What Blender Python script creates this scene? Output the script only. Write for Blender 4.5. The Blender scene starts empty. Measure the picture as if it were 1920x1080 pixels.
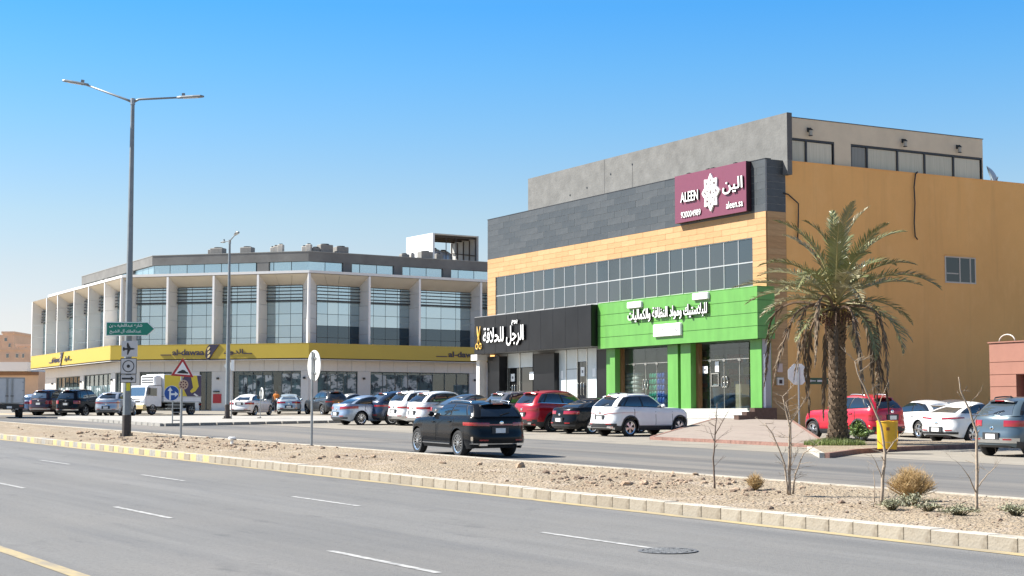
import bpy, math, random
from mathutils import Vector, Matrix, noise
random.seed(7)
S = bpy.context.scene
COL = S.collection
R = math.radians
# ------------------------------------------------------------------ camera, sky, sun, exposure
F = 3000.0
TH = math.atan(237 / F)
cam = bpy.data.cameras.new('camera')
camo = bpy.data.objects.new('camera', cam)
COL.objects.link(camo)
cam.sensor_width = 36
cam.lens = 36 * F / 1920
cam.clip_start = .5
cam.clip_end = 9000
camo.location = (0, 0, 0)
camo.rotation_euler = (math.pi / 2 + TH, 0, 0)
S.camera = camo
W = bpy.data.worlds.new('World')
S.world = W
W.use_nodes = True
nt = W.node_tree
nt.nodes.clear()
sky = nt.nodes.new('ShaderNodeTexSky')
sky.sky_type = 'NISHITA'
sky.sun_disc = False
sky.sun_elevation = R(44)
sky.sun_rotation = R(-84)
sky.altitude = 300
sky.air_density = 1.0
sky.dust_density = .3
sky.ozone_density = 3
bg = nt.nodes.new('ShaderNodeBackground')
bg.inputs[1].default_value = .1
wo = nt.nodes.new('ShaderNodeOutputWorld')
# the desert haze near the horizon and the deep blue above it, with paler unseen sky overhead to lift the shade
wtc = nt.nodes.new('ShaderNodeTexCoord')
wsx = nt.nodes.new('ShaderNodeSeparateXYZ')
wrp = nt.nodes.new('ShaderNodeValToRGB')
wmx = nt.nodes.new('ShaderNodeMix')
wmx.data_type = 'RGBA'
wmx.blend_type = 'MULTIPLY'
wmx.inputs[0].default_value = 1
el = wrp.color_ramp.elements
stops = [(0, (.59, .535, .60)), (.03, (.60, .535, .60)), (.059, (.67, .55, .55)), (.089, (.68, .575, .54)), (.121, (.633, .612, .575)), (.148, (.55, .622, .631)), (.177, (.454, .633, .692)), (.213, (.34, .635, .764)), (.25, (.235, .615, .83)), (.40, (.42, .60, .70)), (.8, (.60, .65, .67))]
el[0].position, el[0].color = 0, (*stops[0][1], 1)
el[1].position, el[1].color = stops[-1][0], (*stops[-1][1], 1)
for z_, c_ in stops[1:-1]: el.new(z_).color = (*c_, 1)
nt.links.new(wtc.outputs['Generated'], wsx.inputs[0])
nt.links.new(wsx.outputs[2], wrp.inputs[0])
nt.links.new(sky.outputs[0], wmx.inputs[6])
nt.links.new(wrp.outputs[0], wmx.inputs[7])
nt.links.new(wmx.outputs[2], bg.inputs[0])
nt.links.new(bg.outputs[0], wo.inputs[0])
sun = bpy.data.lights.new('sun', 'SUN')
sun.energy = 5
sun.angle = R(.5)
sun.color = (1, .955, .88)
suno = bpy.data.objects.new('sun', sun)
COL.objects.link(suno)
suno.rotation_euler = Vector((math.cos(R(44)) * math.cos(R(6)), -math.cos(R(44)) * math.sin(R(6)), -math.sin(R(44)))).to_track_quat('-Z', 'Y').to_euler()
suno.location = (-40, 40, 40)
S.view_settings.view_transform = 'Standard'
S.view_settings.look = 'None'
S.view_settings.gamma = 1
S.view_settings.exposure = 1.3


# ------------------------------------------------------------------ helpers
def lerp(a, b, t): return a + (b - a) * t


def sm(a, b, x):
    t = min(1, max(0, (x - a) / (b - a)))
    return t * t * (3 - 2 * t)


def tab(T, x):
    if x <= T[0][0]: return T[0][1]
    for (a, u), (b, v) in zip(T, T[1:]):
        if x <= b:
            return lerp(u, v, (x - a) / (b - a))
    return T[-1][1]


def stab(T, x):
    if x <= T[0][0]: return T[0][1]
    for (a, u), (b, v) in zip(T, T[1:]):
        if x <= b:
            t = (x - a) / (b - a)
            return lerp(u, v, t * t * (3 - 2 * t) * .5 + t * .5)
    return T[-1][1]


def gz(x, y):
    if y < 150: return -2.15 + .018 * y
    return .55 + .1 * sm(150, 210, y)


def ray(px, py):
    xc, yc = (px - 960) / F, (540 - py) / F
    return Vector((xc, math.cos(TH) - yc * math.sin(TH), math.sin(TH) + yc * math.cos(TH)))


def gp(px, py, off=0):           # survey a point of the ground from the photograph
    d = ray(px, py)
    t = (-2.15 + off) / (d.z - .018 * d.y)
    return d * t


def at(px, D, off=0):            # ground point at a bearing and a distance
    x = (px - 960) / F * D
    return Vector((x, D, gz(x, D) + off))


class Frame:
    def __init__(s, o, ang):
        s.o, s.ang = Vector(o), ang
        s.x = Vector((math.cos(ang), math.sin(ang), 0))
        s.y = Vector((-math.sin(ang), math.cos(ang), 0))

    def px(s, px, y=0.0):        # local x where a bearing meets the plane local y
        d = ray(px, 700)
        P = s.o + s.y * y
        t = (P.x * s.y.x + P.y * s.y.y) / (d.x * s.y.x + d.y * s.y.y)
        q = d * t - s.o
        return q.x * s.x.x + q.y * s.x.y

    def w(s, x, y, z): return s.o + s.x * x + s.y * y + Vector((0, 0, z))


class MB:
    def __init__(s):
        s.v, s.f, s.m = [], [], []
        s.cm = 0

    def add(s, vs, fs):
        n = len(s.v)
        s.v += [tuple(p) for p in vs]
        s.f += [tuple(i + n for i in f) for f in fs]
        s.m += [s.cm] * len(fs)
        return s

    def box(s, x0, x1, y0, y1, z0, z1):
        return s.add([(x0, y0, z0), (x1, y0, z0), (x1, y1, z0), (x0, y1, z0), (x0, y0, z1), (x1, y0, z1), (x1, y1, z1), (x0, y1, z1)],
                     [(0, 3, 2, 1), (4, 5, 6, 7), (0, 1, 5, 4), (1, 2, 6, 5), (2, 3, 7, 6), (3, 0, 4, 7)])

    def bbox(s, x0, x1, y0, y1, z0, z1, b):      # box with chamfered top and vertical edges
        pts = [(x0 + b, y0), (x1 - b, y0), (x1, y0 + b), (x1, y1 - b), (x1 - b, y1), (x0 + b, y1), (x0, y1 - b), (x0, y0 + b)]
        ins = [(x0 + b * 1.5, y0 + b), (x1 - b * 1.5, y0 + b), (x1 - b, y0 + b * 1.5), (x1 - b, y1 - b * 1.5), (x1 - b * 1.5, y1 - b), (x0 + b * 1.5, y1 - b), (x0 + b, y1 - b * 1.5), (x0 + b, y0 + b * 1.5)]
        vs = [(x, y, z0) for x, y in pts] + [(x, y, z1 - b) for x, y in pts] + [(x, y, z1) for x, y in ins]
        fs = [tuple(range(7, -1, -1)), tuple(range(16, 24))]
        for k in range(8):
            j = (k + 1) % 8
            fs += [(k, j, 8 + j, 8 + k), (8 + k, 8 + j, 16 + j, 16 + k)]
        return s.add(vs, fs)

    def tube(s, pts, rs, n=8, cap=True):
        pts = [Vector(p) for p in pts]
        if not hasattr(rs, '__len__'): rs = [rs] * len(pts)
        vs, fs = [], []
        up = None
        for i, p in enumerate(pts):
            d = (pts[min(i + 1, len(pts) - 1)] - pts[max(i - 1, 0)])
            if d.length < 1e-9: d = Vector((0, 0, 1))
            d.normalize()
            if up is None:
                a = d.orthogonal().normalized()
            else:
                a = (up - d * up.dot(d))
                a = a.normalized() if a.length > 1e-6 else d.orthogonal().normalized()
            up = a
            b = d.cross(a)
            for k in range(n):
                t = 2 * math.pi * k / n
                vs.append(p + (a * math.cos(t) + b * math.sin(t)) * rs[i])
        for i in range(len(pts) - 1):
            for k in range(n):
                j = (k + 1) % n
                fs.append((i * n + k, i * n + j, (i + 1) * n + j, (i + 1) * n + k))
        if cap:
            fs.append(tuple(range(n - 1, -1, -1)))
            fs.append(tuple(range((len(pts) - 1) * n, len(pts) * n)))
        return s.add(vs, fs)

    def prism(s, poly, y0, y1, fx=None):         # outline in (x, z) extruded along y
        n = len(poly)
        vs = [(x, y0, z) for x, z in poly] + [(x, y1, z) for x, z in poly]
        if fx: vs = [fx(p) for p in vs]
        fs = [tuple(range(n)), tuple(range(2 * n - 1, n - 1, -1))]
        fs += [(k, k + n, (k + 1) % n + n, (k + 1) % n) for k in range(n)]
        return s.add(vs, fs)

    def slab(s, poly, z0, z1):                   # outline in (x, y), heights may be functions
        n = len(poly)
        g0 = z0 if callable(z0) else (lambda x, y: z0)
        g1 = z1 if callable(z1) else (lambda x, y: z1)
        vs = [(x, y, g0(x, y)) for x, y in poly] + [(x, y, g1(x, y)) for x, y in poly]
        fs = [tuple(range(n - 1, -1, -1)), tuple(range(n, 2 * n))]
        fs += [(k, (k + 1) % n, (k + 1) % n + n, k + n) for k in range(n)]
        return s.add(vs, fs)

    def sheet(s, poly, off):
        return s.add([(x, y, gz(x, y) + off) for x, y in poly], [tuple(range(len(poly)))])

    def lathe(s, prof, n=16, o=(0, 0, 0), axis='z'):
        vs, fs = [], []
        for r, h in prof:
            for k in range(n):
                t = 2 * math.pi * k / n
                c, d = r * math.cos(t), r * math.sin(t)
                p = (c, d, h) if axis == 'z' else ((c, h, d) if axis == 'y' else (h, c, d))
                vs.append((p[0] + o[0], p[1] + o[1], p[2] + o[2]))
        m = len(prof)
        for i in range(m - 1):
            for k in range(n):
                j = (k + 1) % n
                fs.append((i * n + k, i * n + j, (i + 1) * n + j, (i + 1) * n + k))
        fs.append(tuple(range(n - 1, -1, -1)))
        fs.append(tuple(range((m - 1) * n, m * n)))
        return s.add(vs, fs)

    def grid(s, fn, nu, nv, flip=False):
        vs = [fn(i / nu, j / nv) for i in range(nu + 1) for j in range(nv + 1)]
        fs = []
        for i in range(nu):
            for j in range(nv):
                a = i * (nv + 1) + j
                q = (a, a + nv + 1, a + nv + 2, a + 1)
                fs.append(q[::-1] if flip else q)
        return s.add(vs, fs)

    def xf(s, fn):
        s.v = [tuple(fn(Vector(p))) for p in s.v]
        return s

    def mesh(s, name, mats, smooth=False):
        me = bpy.data.meshes.new(name)
        me.from_pydata(s.v, [], s.f)
        if not isinstance(mats, (list, tuple)): mats = [mats]
        for m in mats: me.materials.append(m)
        if len(mats) > 1: me.polygons.foreach_set('material_index', s.m)
        if smooth:
            me.polygons.foreach_set('use_smooth', [True] * len(me.polygons))
            if smooth != True:
                me.set_sharp_from_angle(angle=R(smooth))
        me.update()
        return me

    def build(s, name, mats, parent=None, smooth=False, fix=False):
        me = s.mesh(name, mats, smooth)
        if fix:
            import bmesh
            bm = bmesh.new()
            bm.from_mesh(me)
            bmesh.ops.recalc_face_normals(bm, faces=bm.faces)
            bm.to_mesh(me)
            bm.free()
        return link(name, me, parent)


def link(name, me, parent=None, loc=None, rot=None):
    o = bpy.data.objects.new(name, me)
    COL.objects.link(o)
    if parent: o.parent = parent
    if loc is not None: o.location = loc
    if rot is not None: o.rotation_euler = rot
    return o


def tag(o, label, cat, group=None):
    o['label'] = label
    o['category'] = cat
    if group: o['group'] = group
    return o


def thing(name, label, cat, loc=(0, 0, 0), rotz=0.0, group=None):
    o = bpy.data.objects.new(name, None)
    COL.objects.link(o)
    o.empty_display_size = .2
    o.location = loc
    o.rotation_euler = (0, 0, rotz)
    return tag(o, label, cat, group)


def struct(o):
    o['kind'] = 'structure'
    return o


def stuff(o):
    o['kind'] = 'stuff'
    return o


def copy_tree(o, parent=None):
    c = o.copy()
    COL.objects.link(c)
    if parent: c.parent = parent
    for ch in list(o.children): copy_tree(ch, c)
    return c


# ------------------------------------------------------------------ materials
def M(name, col, rough=.6, metal=0.0, var=0.0, scale=4.0, bump=0.0, bscale=40.0, coat=0.0, col2=None, stretch=None, spec=.5, detail=5):
    m = bpy.data.materials.new(name)
    m.use_nodes = True
    n, l = m.node_tree.nodes, m.node_tree.links
    b = n['Principled BSDF']
    b.inputs['Base Color'].default_value = (*col, 1)
    b.inputs['Roughness'].default_value = rough
    b.inputs['Metallic'].default_value = metal
    b.inputs['Specular IOR Level'].default_value = spec
    if coat:
        b.inputs['Coat Weight'].default_value = coat
        b.inputs['Coat Roughness'].default_value = .04
    if var or bump:
        tc = n.new('ShaderNodeTexCoord')
        mp = n.new('ShaderNodeMapping')
        l.new(tc.outputs['Object'], mp.inputs[0])
        if stretch:
            mp.inputs['Scale'].default_value = stretch[:3]
            if len(stretch) > 3: mp.inputs['Rotation'].default_value = (0, 0, stretch[3])
    if var:
        t = n.new('ShaderNodeTexNoise')
        t.inputs['Scale'].default_value = scale
        t.inputs['Detail'].default_value = detail
        t.inputs['Roughness'].default_value = .62
        l.new(mp.outputs[0], t.inputs['Vector'])
        r = n.new('ShaderNodeMapRange')
        r.inputs['From Min'].default_value = .3
        r.inputs['From Max'].default_value = .7
        l.new(t.outputs['Fac'], r.inputs['Value'])
        x = n.new('ShaderNodeMix')
        x.data_type = 'RGBA'
        lo = col2 if col2 else tuple(c * (1 - var) for c in col)
        hi = col if col2 else tuple(min(1, c * (1 + var * .6)) for c in col)
        x.inputs[6].default_value = (*lo, 1)
        x.inputs[7].default_value = (*hi, 1)
        l.new(r.outputs[0], x.inputs[0])
        l.new(x.outputs[2], b.inputs['Base Color'])
    if bump:
        t2 = n.new('ShaderNodeTexNoise')
        t2.inputs['Scale'].default_value = bscale
        t2.inputs['Detail'].default_value = 4
        l.new(tc.outputs['Object'], t2.inputs['Vector'])
        bp = n.new('ShaderNodeBump')
        bp.inputs['Strength'].default_value = bump
        bp.inputs['Distance'].default_value = .02
        l.new(t2.outputs['Fac'], bp.inputs['Height'])
        l.new(bp.outputs[0], b.inputs['Normal'])
    return m


def layered(name, base, layers, rough=.85, bump=.3, bscale=60):
    """base colour and a list of (colour, scale, stretch xyz, rotation, low, high, strength)"""
    m = bpy.data.materials.new(name)
    m.use_nodes = True
    n, l = m.node_tree.nodes, m.node_tree.links
    b = n['Principled BSDF']
    b.inputs['Roughness'].default_value = rough
    b.inputs['Specular IOR Level'].default_value = .25
    tc = n.new('ShaderNodeTexCoord')
    cur = n.new('ShaderNodeRGB')
    cur.outputs[0].default_value = (*base, 1)
    prev = cur.outputs[0]
    for c, sc, st, rot, lo, hi, k in layers:
        mp = n.new('ShaderNodeMapping')
        mp.vector_type = 'TEXTURE'
        mp.inputs['Rotation'].default_value = (0, 0, rot)
        mp.inputs['Scale'].default_value = tuple(1 / q for q in st)
        l.new(tc.outputs['Object'], mp.inputs[0])
        t = n.new('ShaderNodeTexNoise')
        t.inputs['Scale'].default_value = sc
        t.inputs['Detail'].default_value = 6
        t.inputs['Roughness'].default_value = .65
        l.new(mp.outputs[0], t.inputs['Vector'])
        r = n.new('ShaderNodeMapRange')
        r.inputs['From Min'].default_value = lo
        r.inputs['From Max'].default_value = hi
        r.inputs['To Max'].default_value = k
        l.new(t.outputs['Fac'], r.inputs['Value'])
        x = n.new('ShaderNodeMix')
        x.data_type = 'RGBA'
        l.new(r.outputs[0], x.inputs[0])
        l.new(prev, x.inputs[6])
        x.inputs[7].default_value = (*c, 1)
        prev = x.outputs[2]
    l.new(prev, b.inputs['Base Color'])
    t2 = n.new('ShaderNodeTexNoise')
    t2.inputs['Scale'].default_value = bscale
    l.new(tc.outputs['Object'], t2.inputs['Vector'])
    bp = n.new('ShaderNodeBump')
    bp.inputs['Strength'].default_value = bump
    bp.inputs['Distance'].default_value = .02 if bump < .9 else .08
    l.new(t2.outputs['Fac'], bp.inputs['Height'])
    l.new(bp.outputs[0], b.inputs['Normal'])
    return m


def glass_mat(name, tint, refl=.35, rough=.03, see=.0, gl=(.86, .93, .95)):
    """coated facade glass: body colour (or see-through) under a mirror coat"""
    m = bpy.data.materials.new(name)
    m.use_nodes = True
    n, l = m.node_tree.nodes, m.node_tree.links
    n.remove(n['Principled BSDF'])
    out = n['Material Output']
    d = n.new('ShaderNodeBsdfDiffuse')
    d.inputs[0].default_value = (*tint, 1)
    base = d.outputs[0]
    if see:
        t = n.new('ShaderNodeBsdfTransparent')
        t.inputs[0].default_value = (.75, .8, .8, 1)
        mx = n.new('ShaderNodeMixShader')
        mx.inputs[0].default_value = see
        l.new(base, mx.inputs[1])
        l.new(t.outputs[0], mx.inputs[2])
        base = mx.outputs[0]
    g = n.new('ShaderNodeBsdfGlossy')
    g.inputs['Roughness'].default_value = rough
    g.inputs[0].default_value = (*gl, 1)
    lw = n.new('ShaderNodeLayerWeight')
    lw.inputs[0].default_value = .5
    fr = n.new('ShaderNodeMath')
    fr.operation = 'POWER'
    fr.inputs[1].default_value = 4
    l.new(lw.outputs['Facing'], fr.inputs[0])
    mr = n.new('ShaderNodeMapRange')
    mr.inputs['To Min'].default_value = refl + .025
    mr.inputs['To Max'].default_value = 1
    l.new(fr.outputs[0], mr.inputs['Value'])
    mx2 = n.new('ShaderNodeMixShader')
    l.new(mr.outputs[0], mx2.inputs[0])
    l.new(base, mx2.inputs[1])
    l.new(g.outputs[0], mx2.inputs[2])
    l.new(mx2.outputs[0], out.inputs[0])
    return m


ROT = R(121.7)                      # the roads' long axis seen from above
A_sand = layered('sand', (.50, .38, .25), [((.42, .3, .2), .25, (1, 1, 1), 0, .4, .7, .6), ((.52, .42, .3), 3, (1, 1, 1), 0, .45, .65, .5)])
A_road = layered('worn_asphalt', (.155, .152, .145), [
    ((.205, .202, .195), .22, (.10, 1, 1), ROT, .42, .62, .8),
    ((.10, .101, .102), .5, (.012, 1, 1), ROT, .46, .62, .6),
    ((.115, .116, .118), .9, (.05, 1, 1), ROT, .52, .70, .7),
    ((.19, .18, .165), .10, (1, 1, 1), 0, .45, .7, .6),
    ((.095, .095, .095), 1.3, (.4, 1, 1), ROT, .60, .72, .7),
    ((.075, .075, .075), 22, (1, 1, 1), 0, .50, .72, .6),
    ((.26, .258, .25), 34, (1, 1, 1), 0, .58, .72, .5)], bump=.5, bscale=70)
A_serv = layered('dusty_service_asphalt', (.135, .132, .126), [
    ((.20, .18, .155), .3, (.1, 1, 1), ROT, .45, .62, .8),
    ((.075, .075, .076), .5, (.05, 1, 1), ROT, .52, .66, .8),
    ((.10, .10, .10), 20, (1, 1, 1), 0, .52, .75, .4)], bump=.3, bscale=80)
A_park = layered('sandy_parking_asphalt', (.25, .225, .185), [
    ((.17, .158, .14), .35, (1, 1, 1), 0, .5, .68, .8),
    ((.32, .285, .235), .8, (.3, 1, 1), ROT, .5, .7, .6),
    ((.13, .12, .11), 18, (1, 1, 1), 0, .55, .75, .3)], bump=.25, bscale=70)
A_soil = layered('median_soil', (.29, .232, .16), [
    ((.25, .185, .12), .3, (1, 1, 1), 0, .46, .66, .75),
    ((.345, .285, .22), 1.1, (1, 1, 1), 0, .5, .64, .7),
    ((.21, .165, .12), 2.6, (1, 1, 1), 0, .54, .68, .6),
    ((.40, .35, .29), 7, (1, 1, 1), 0, .55, .7, .6),
    ((.13, .095, .065), 13, (1, 1, 1), 0, .58, .70, .7)], bump=1.0, bscale=16)
A_paver = layered('pink_pavers', (.265, .222, .188), [((.19, .152, .13), 1.2, (1, 1, 1), 0, .45, .7, .6), ((.32, .26, .225), 6, (1, 1, 1), 0, .5, .7, .5)], bump=.5, bscale=14)
A_conc = layered('island_concrete', (.34, .325, .295), [((.34, .31, .27), .8, (1, 1, 1), 0, .45, .7, .6)], bump=.2)
K_conc = M('kerb_concrete', (.43, .395, .335), .85, var=.22, scale=5, bump=.3, bscale=30)
K_old = M('kerb_concrete_stained', (.39, .35, .285), .85, var=.3, scale=7, bump=.3, bscale=30)
K_yel = M('kerb_worn_yellow', (.46, .34, .10), .8, var=.4, scale=9, bump=.3, col2=(.38, .33, .24))
K_gry = M('kerb_worn_grey', (.19, .185, .175), .8, var=.4, scale=9, bump=.3, col2=(.33, .31, .27))
K_brn = M('kerb_brown_paint', (.24, .13, .10), .8, var=.35, scale=5, bump=.2)
P_wht = layered('road_paint_white', (.40, .395, .38), [((.19, .19, .185), 6, (1, 1, 1), 0, .42, .62, .9)], bump=.1)
P_yel = layered('road_paint_yellow', (.37, .295, .16), [((.21, .19, .16), 2.5, (.3, 1, 1), ROT, .45, .64, .85)], bump=.1)
ROCK = M('rock', (.33, .24, .165), .9, var=.45, scale=3, bump=.6, bscale=14)
ROCKD = M('rock_dark', (.2, .14, .1), .9, var=.4, scale=3, bump=.6, bscale=14)
GALV = M('galvanised_steel', (.33, .345, .35), .42, .75, var=.2, scale=3)
GALVD = M('dark_steel', (.06, .05, .045), .6, .3, var=.3)
WPLATE = M('sign_back_grey', (.78, .78, .73), .5, .1, var=.1, scale=6)
WHT = M('white_paint', (.78, .78, .76), .4, var=.05, scale=2)
BLK = M('black_paint', (.012, .012, .013), .35)
RUB = M('rubber', (.022, .022, .023), .85, var=.2)
PLA = M('black_plastic', (.028, .029, .031), .55)
CHR = M('chrome', (.72, .73, .74), .14, 1.0)
ALLOY = M('alloy', (.55, .56, .57), .25, .9)
ALLOYD = M('dark_alloy', (.12, .12, .125), .3, .8)
REDL = M('tail_light_red', (.30, .006, .012), .12, coat=1)
CLRL = M('lamp_clear', (.62, .63, .65), .1, .3, coat=1)
CGL = glass_mat('car_glass', (.012, .015, .018), .10, .02)
CGLL = glass_mat('car_glass_pale', (.06, .075, .085), .24, .03)
PLATE = M('number_plate', (.72, .72, .70), .5, var=.12, scale=14)
SIGNR = M('sign_red', (.38, .02, .025), .45)
SIGNB = M('sign_blue', (.012, .075, .30), .45)
SIGNG = M('sign_green', (.0, .19, .125), .45, var=.05)
SIGNW = M('sign_white', (.50, .50, .50), .45, var=.06)
SIGNWW = M('sign_reflective_white', (.8, .8, .78), .45)


# ------------------------------------------------------------------ lettering
AR = {}
for ch, st, nform in [('ا', 0xFE8D, 2), ('آ', 0xFE81, 2), ('ب', 0xFE8F, 4), ('ة', 0xFE93, 2), ('ت', 0xFE95, 4), ('ج', 0xFE9D, 4), ('ح', 0xFEA1, 4), ('خ', 0xFEA5, 4), ('د', 0xFEA9, 2), ('ر', 0xFEAD, 2), ('س', 0xFEB1, 4), ('ش', 0xFEB5, 4), ('ط', 0xFEC1, 4), ('ظ', 0xFEC5, 4), ('ع', 0xFEC9, 4), ('ف', 0xFED1, 4), ('ق', 0xFED5, 4), ('ك', 0xFED9, 4), ('ل', 0xFEDD, 4), ('م', 0xFEE1, 4), ('ن', 0xFEE5, 4), ('و', 0xFEED, 2), ('ي', 0xFEF1, 4), ('ء', 0xFE80, 1), ('\u0001', 0xFEFB, 2)]:
    AR[ch] = (st, nform)


def shape(s):
    """join Arabic letters into their presentation forms, in visual order"""
    s = s.replace('لا', '\u0001')
    out = []
    for i, c in enumerate(s):
        if c in AR:
            st, nf = AR[c]
            pv = i > 0 and s[i - 1] in AR and AR[s[i - 1]][1] == 4
            nx = nf == 4 and i + 1 < len(s) and s[i + 1] in AR and AR[s[i + 1]][1] > 1
            k = (3 if nx else 1) if pv else (2 if nx else 0)
            out.append(chr(st + min(k, nf - 1)))
        else:
            out.append(c)
    return ''.join(reversed(out))


_fc = bpy.data.curves.new('lettering', 'FONT')
_fo = bpy.data.objects.new('lettering', _fc)
COL.objects.link(_fo)


def text(s, w, h, depth=.03, bold=0.0, x=0, y=0, z=0, res=3, slant=0.0):
    """lettering as real relief: centred on (x, z), front face at local y, standing off towards -y"""
    _fc.body = s
    _fc.resolution_u = res
    _fc.offset = bold
    _fc.extrude = .05
    bpy.context.view_layer.update()
    me = _fo.to_mesh()
    vs = [v.co.copy() for v in me.vertices]
    fs = [tuple(p.vertices) for p in me.polygons]
    _fo.to_mesh_clear()
    mb = MB()
    if not vs: return mb
    x0, x1 = min(v.x for v in vs), max(v.x for v in vs)
    y0, y1 = min(v.y for v in vs), max(v.y for v in vs)
    for v in vs:
        zz = (v.y - (y0 + y1) / 2) / (y1 - y0) * h
        mb.v.append((x + (v.x - (x0 + x1) / 2) / (x1 - x0) * w + slant * zz, y - depth * (.5 + v.z * 10 * .5), z + zz))
    mb.f = fs
    mb.m = [0] * len(fs)
    return mb


# ------------------------------------------------------------------ ground, roads, median
NR = Vector((.8507, .5257, 0))            # across the roads, away from the camera
DR = Vector((-.5257, .8507, 0))           # along the roads, to the left and away


def rp(w, l): return (NR.x * w + DR.x * l, NR.y * w + DR.y * l)


def strip(w0, w1, l0, l1): return [rp(w0, l0), rp(w1, l0), rp(w1, l1), rp(w0, l1)]


mb = MB()
ys = [-200, -60, 0, 60, 100, 150, 170, 190, 210, 400, 1200, 6000]
xs = [-4000, -900, -300, -120, -60, -20, 20, 60, 120, 300, 900, 4000]
for y in ys:
    for x in xs: mb.v.append((x, y, gz(x, y)))
for j in range(len(ys) - 1):
    for i in range(len(xs) - 1):
        a = j * len(xs) + i
        mb.f.append((a, a + 1, a + len(xs) + 1, a + len(xs)))
        mb.m.append(0)
ground = struct(mb.build('ground', A_sand))
road = struct(MB().sheet(strip(-4, 16.6, -40, 120), .004).build('main_road', A_road))
serv = struct(MB().sheet(strip(22.3, 34.5, -45, 120), .004).build('service_road', A_serv))
park = struct(MB().sheet([rp(34.4, -45), (90, 30), (70, 149), (-72, 149), rp(34.4, 118)], .008).build('parking_area', A_park))
# painted lines: lanes 3.65 m, dashes 3.4 m on a 12 m beat
for k in range(-5, 12):
    for wl, s0 in ((12.77, 16.95), (9.02, 16.2)):
        s1 = s0 + k * 8.87
        MB().sheet(strip(wl - .055, wl + .055, s1, s1 + 2.9), .010).build('lane_dash', P_wht, road)
MB().sheet(strip(16.14, 16.38, -40, 120), .010).build('edge_line', P_yel, road)
MB().sheet(strip(5.34, 5.54, -40, 120), .010).build('edge_line', P_yel, road)
MB().sheet([rp(12.1, 12.6), rp(12.9, 12.4), rp(13.3, 11.4), rp(13.2, 9.6), rp(12.2, 9.0), rp(11.4, 10.0), rp(11.5, 11.6)], .008).build('asphalt_patch', M('asphalt_patch', (.095, .095, .097), .8, var=.3, scale=9), road)
# median: soil mound with kerbs
W0, W1 = 16.45, 22.5


def soil(w, l):
    x, y = rp(w, l)
    e = sm(W0 + .3, W0 + 1.3, w) * (1 - sm(W1 - .9, W1 - .2, w))
    n = noise.noise((x * .55, y * .55, 0)) * .07 + noise.noise((x * 1.7, y * 1.7, 3)) * .05 + noise.noise((x * 5, y * 5, 7)) * .022
    return gz(x, y) + .165 + e * (.03 + n * .8)


mb = MB()
NL, NWD = 520, 46
mb.grid(lambda u, v: (*rp(lerp(W0 + .22, W1 - .14, v), lerp(-18, 92, u)), soil(lerp(W0 + .22, W1 - .14, v), lerp(-18, 92, u))), NL, NWD, flip=True)
med = struct(mb.build('median_ground', A_soil, smooth=True))
kb = struct(MB().slab(strip(W0 + .03, W0 + .22, -18, 92), lambda x, y: gz(x, y) - .05, lambda x, y: gz(x, y) + .15).build('median_kerb', K_old))
stone = MB().bbox(-.249, .249, -.17, .13, -.08, .19, .008)
K_frt = [layered('kerb_dark_front_%d' % i, c, [((.15, .12, .085), 3.5, (1, 1, .35), 0, .5, .66, .75), ((.34, .30, .24), 9, (1, 1, .3), 0, .55, .7, .5)], bump=.4, bscale=25) for i, c in enumerate([(.275, .242, .192), (.25, .215, .165), (.30, .265, .21)])]  # front faces browner and darker than the tops, with streaks
stone.m = [1 if all(stone.v[i][1] > .1 and stone.v[i][2] < .185 for i in f) and len(f) == 4 else 0 for f in stone.f]
smesh = {}
for m in (K_conc, K_old):
    for q in K_frt: smesh[(id(m), id(q))] = stone.mesh('kerb_stone', [m, q])
for m in (K_yel, K_gry): smesh[id(m)] = stone.mesh('kerb_stone', [m, m])
ang = math.atan2(DR.y, DR.x)
for k in range(-6, 150):
    l = k * .5 + 5
    if l > 70: break
    x, y = rp(W0 + .13, l)
    if l > 42.2:
        m = (K_yel, K_gry, K_yel, K_conc)[k % 4] if random.random() < .92 else K_conc
    else:
        m = random.choice((K_conc, K_conc, K_old))
    o = link('kerb_stone', smesh[id(m)] if id(m) in smesh else smesh[(id(m), id(random.choice(K_frt)))], kb, (x, y, gz(x, y) + random.uniform(-.008, .006)), (0, -.018 * DR.y, ang + random.uniform(-.012, .012)))
mb = MB()
for k in range(60):
    l = -20 + k * 2.0
    mb.slab(strip(W1 - .2, W1, l + .01, l + 1.98), lambda x, y: gz(x, y) - .05, lambda x, y: gz(x, y) + .185)
struct(mb.build('far_median_kerb', K_old))


def rock_mb(r, sd, squash=.65):
    rr = random.Random(sd)
    import bmesh
    bm = bmesh.new()
    bmesh.ops.create_icosphere(bm, subdivisions=2 if r < 1 else 1, radius=1)
    q = Vector((rr.uniform(0, 50), rr.uniform(0, 50), rr.uniform(0, 50)))
    sx, sy = rr.uniform(.7, 1.3), rr.uniform(.7, 1.3)
    m = MB()
    for v in bm.verts:
        k = 1 + .5 * noise.noise(v.co * 1.3 + q) + .15 * noise.noise(v.co * 3 + q)
        m.v.append((v.co.x * r * sx * k, v.co.y * r * sy * k, v.co.z * r * squash * k))
    m.f = [tuple(v.index for v in f.verts) for f in bm.faces]
    m.m = [0] * len(m.f)
    bm.free()
    return m


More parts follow.
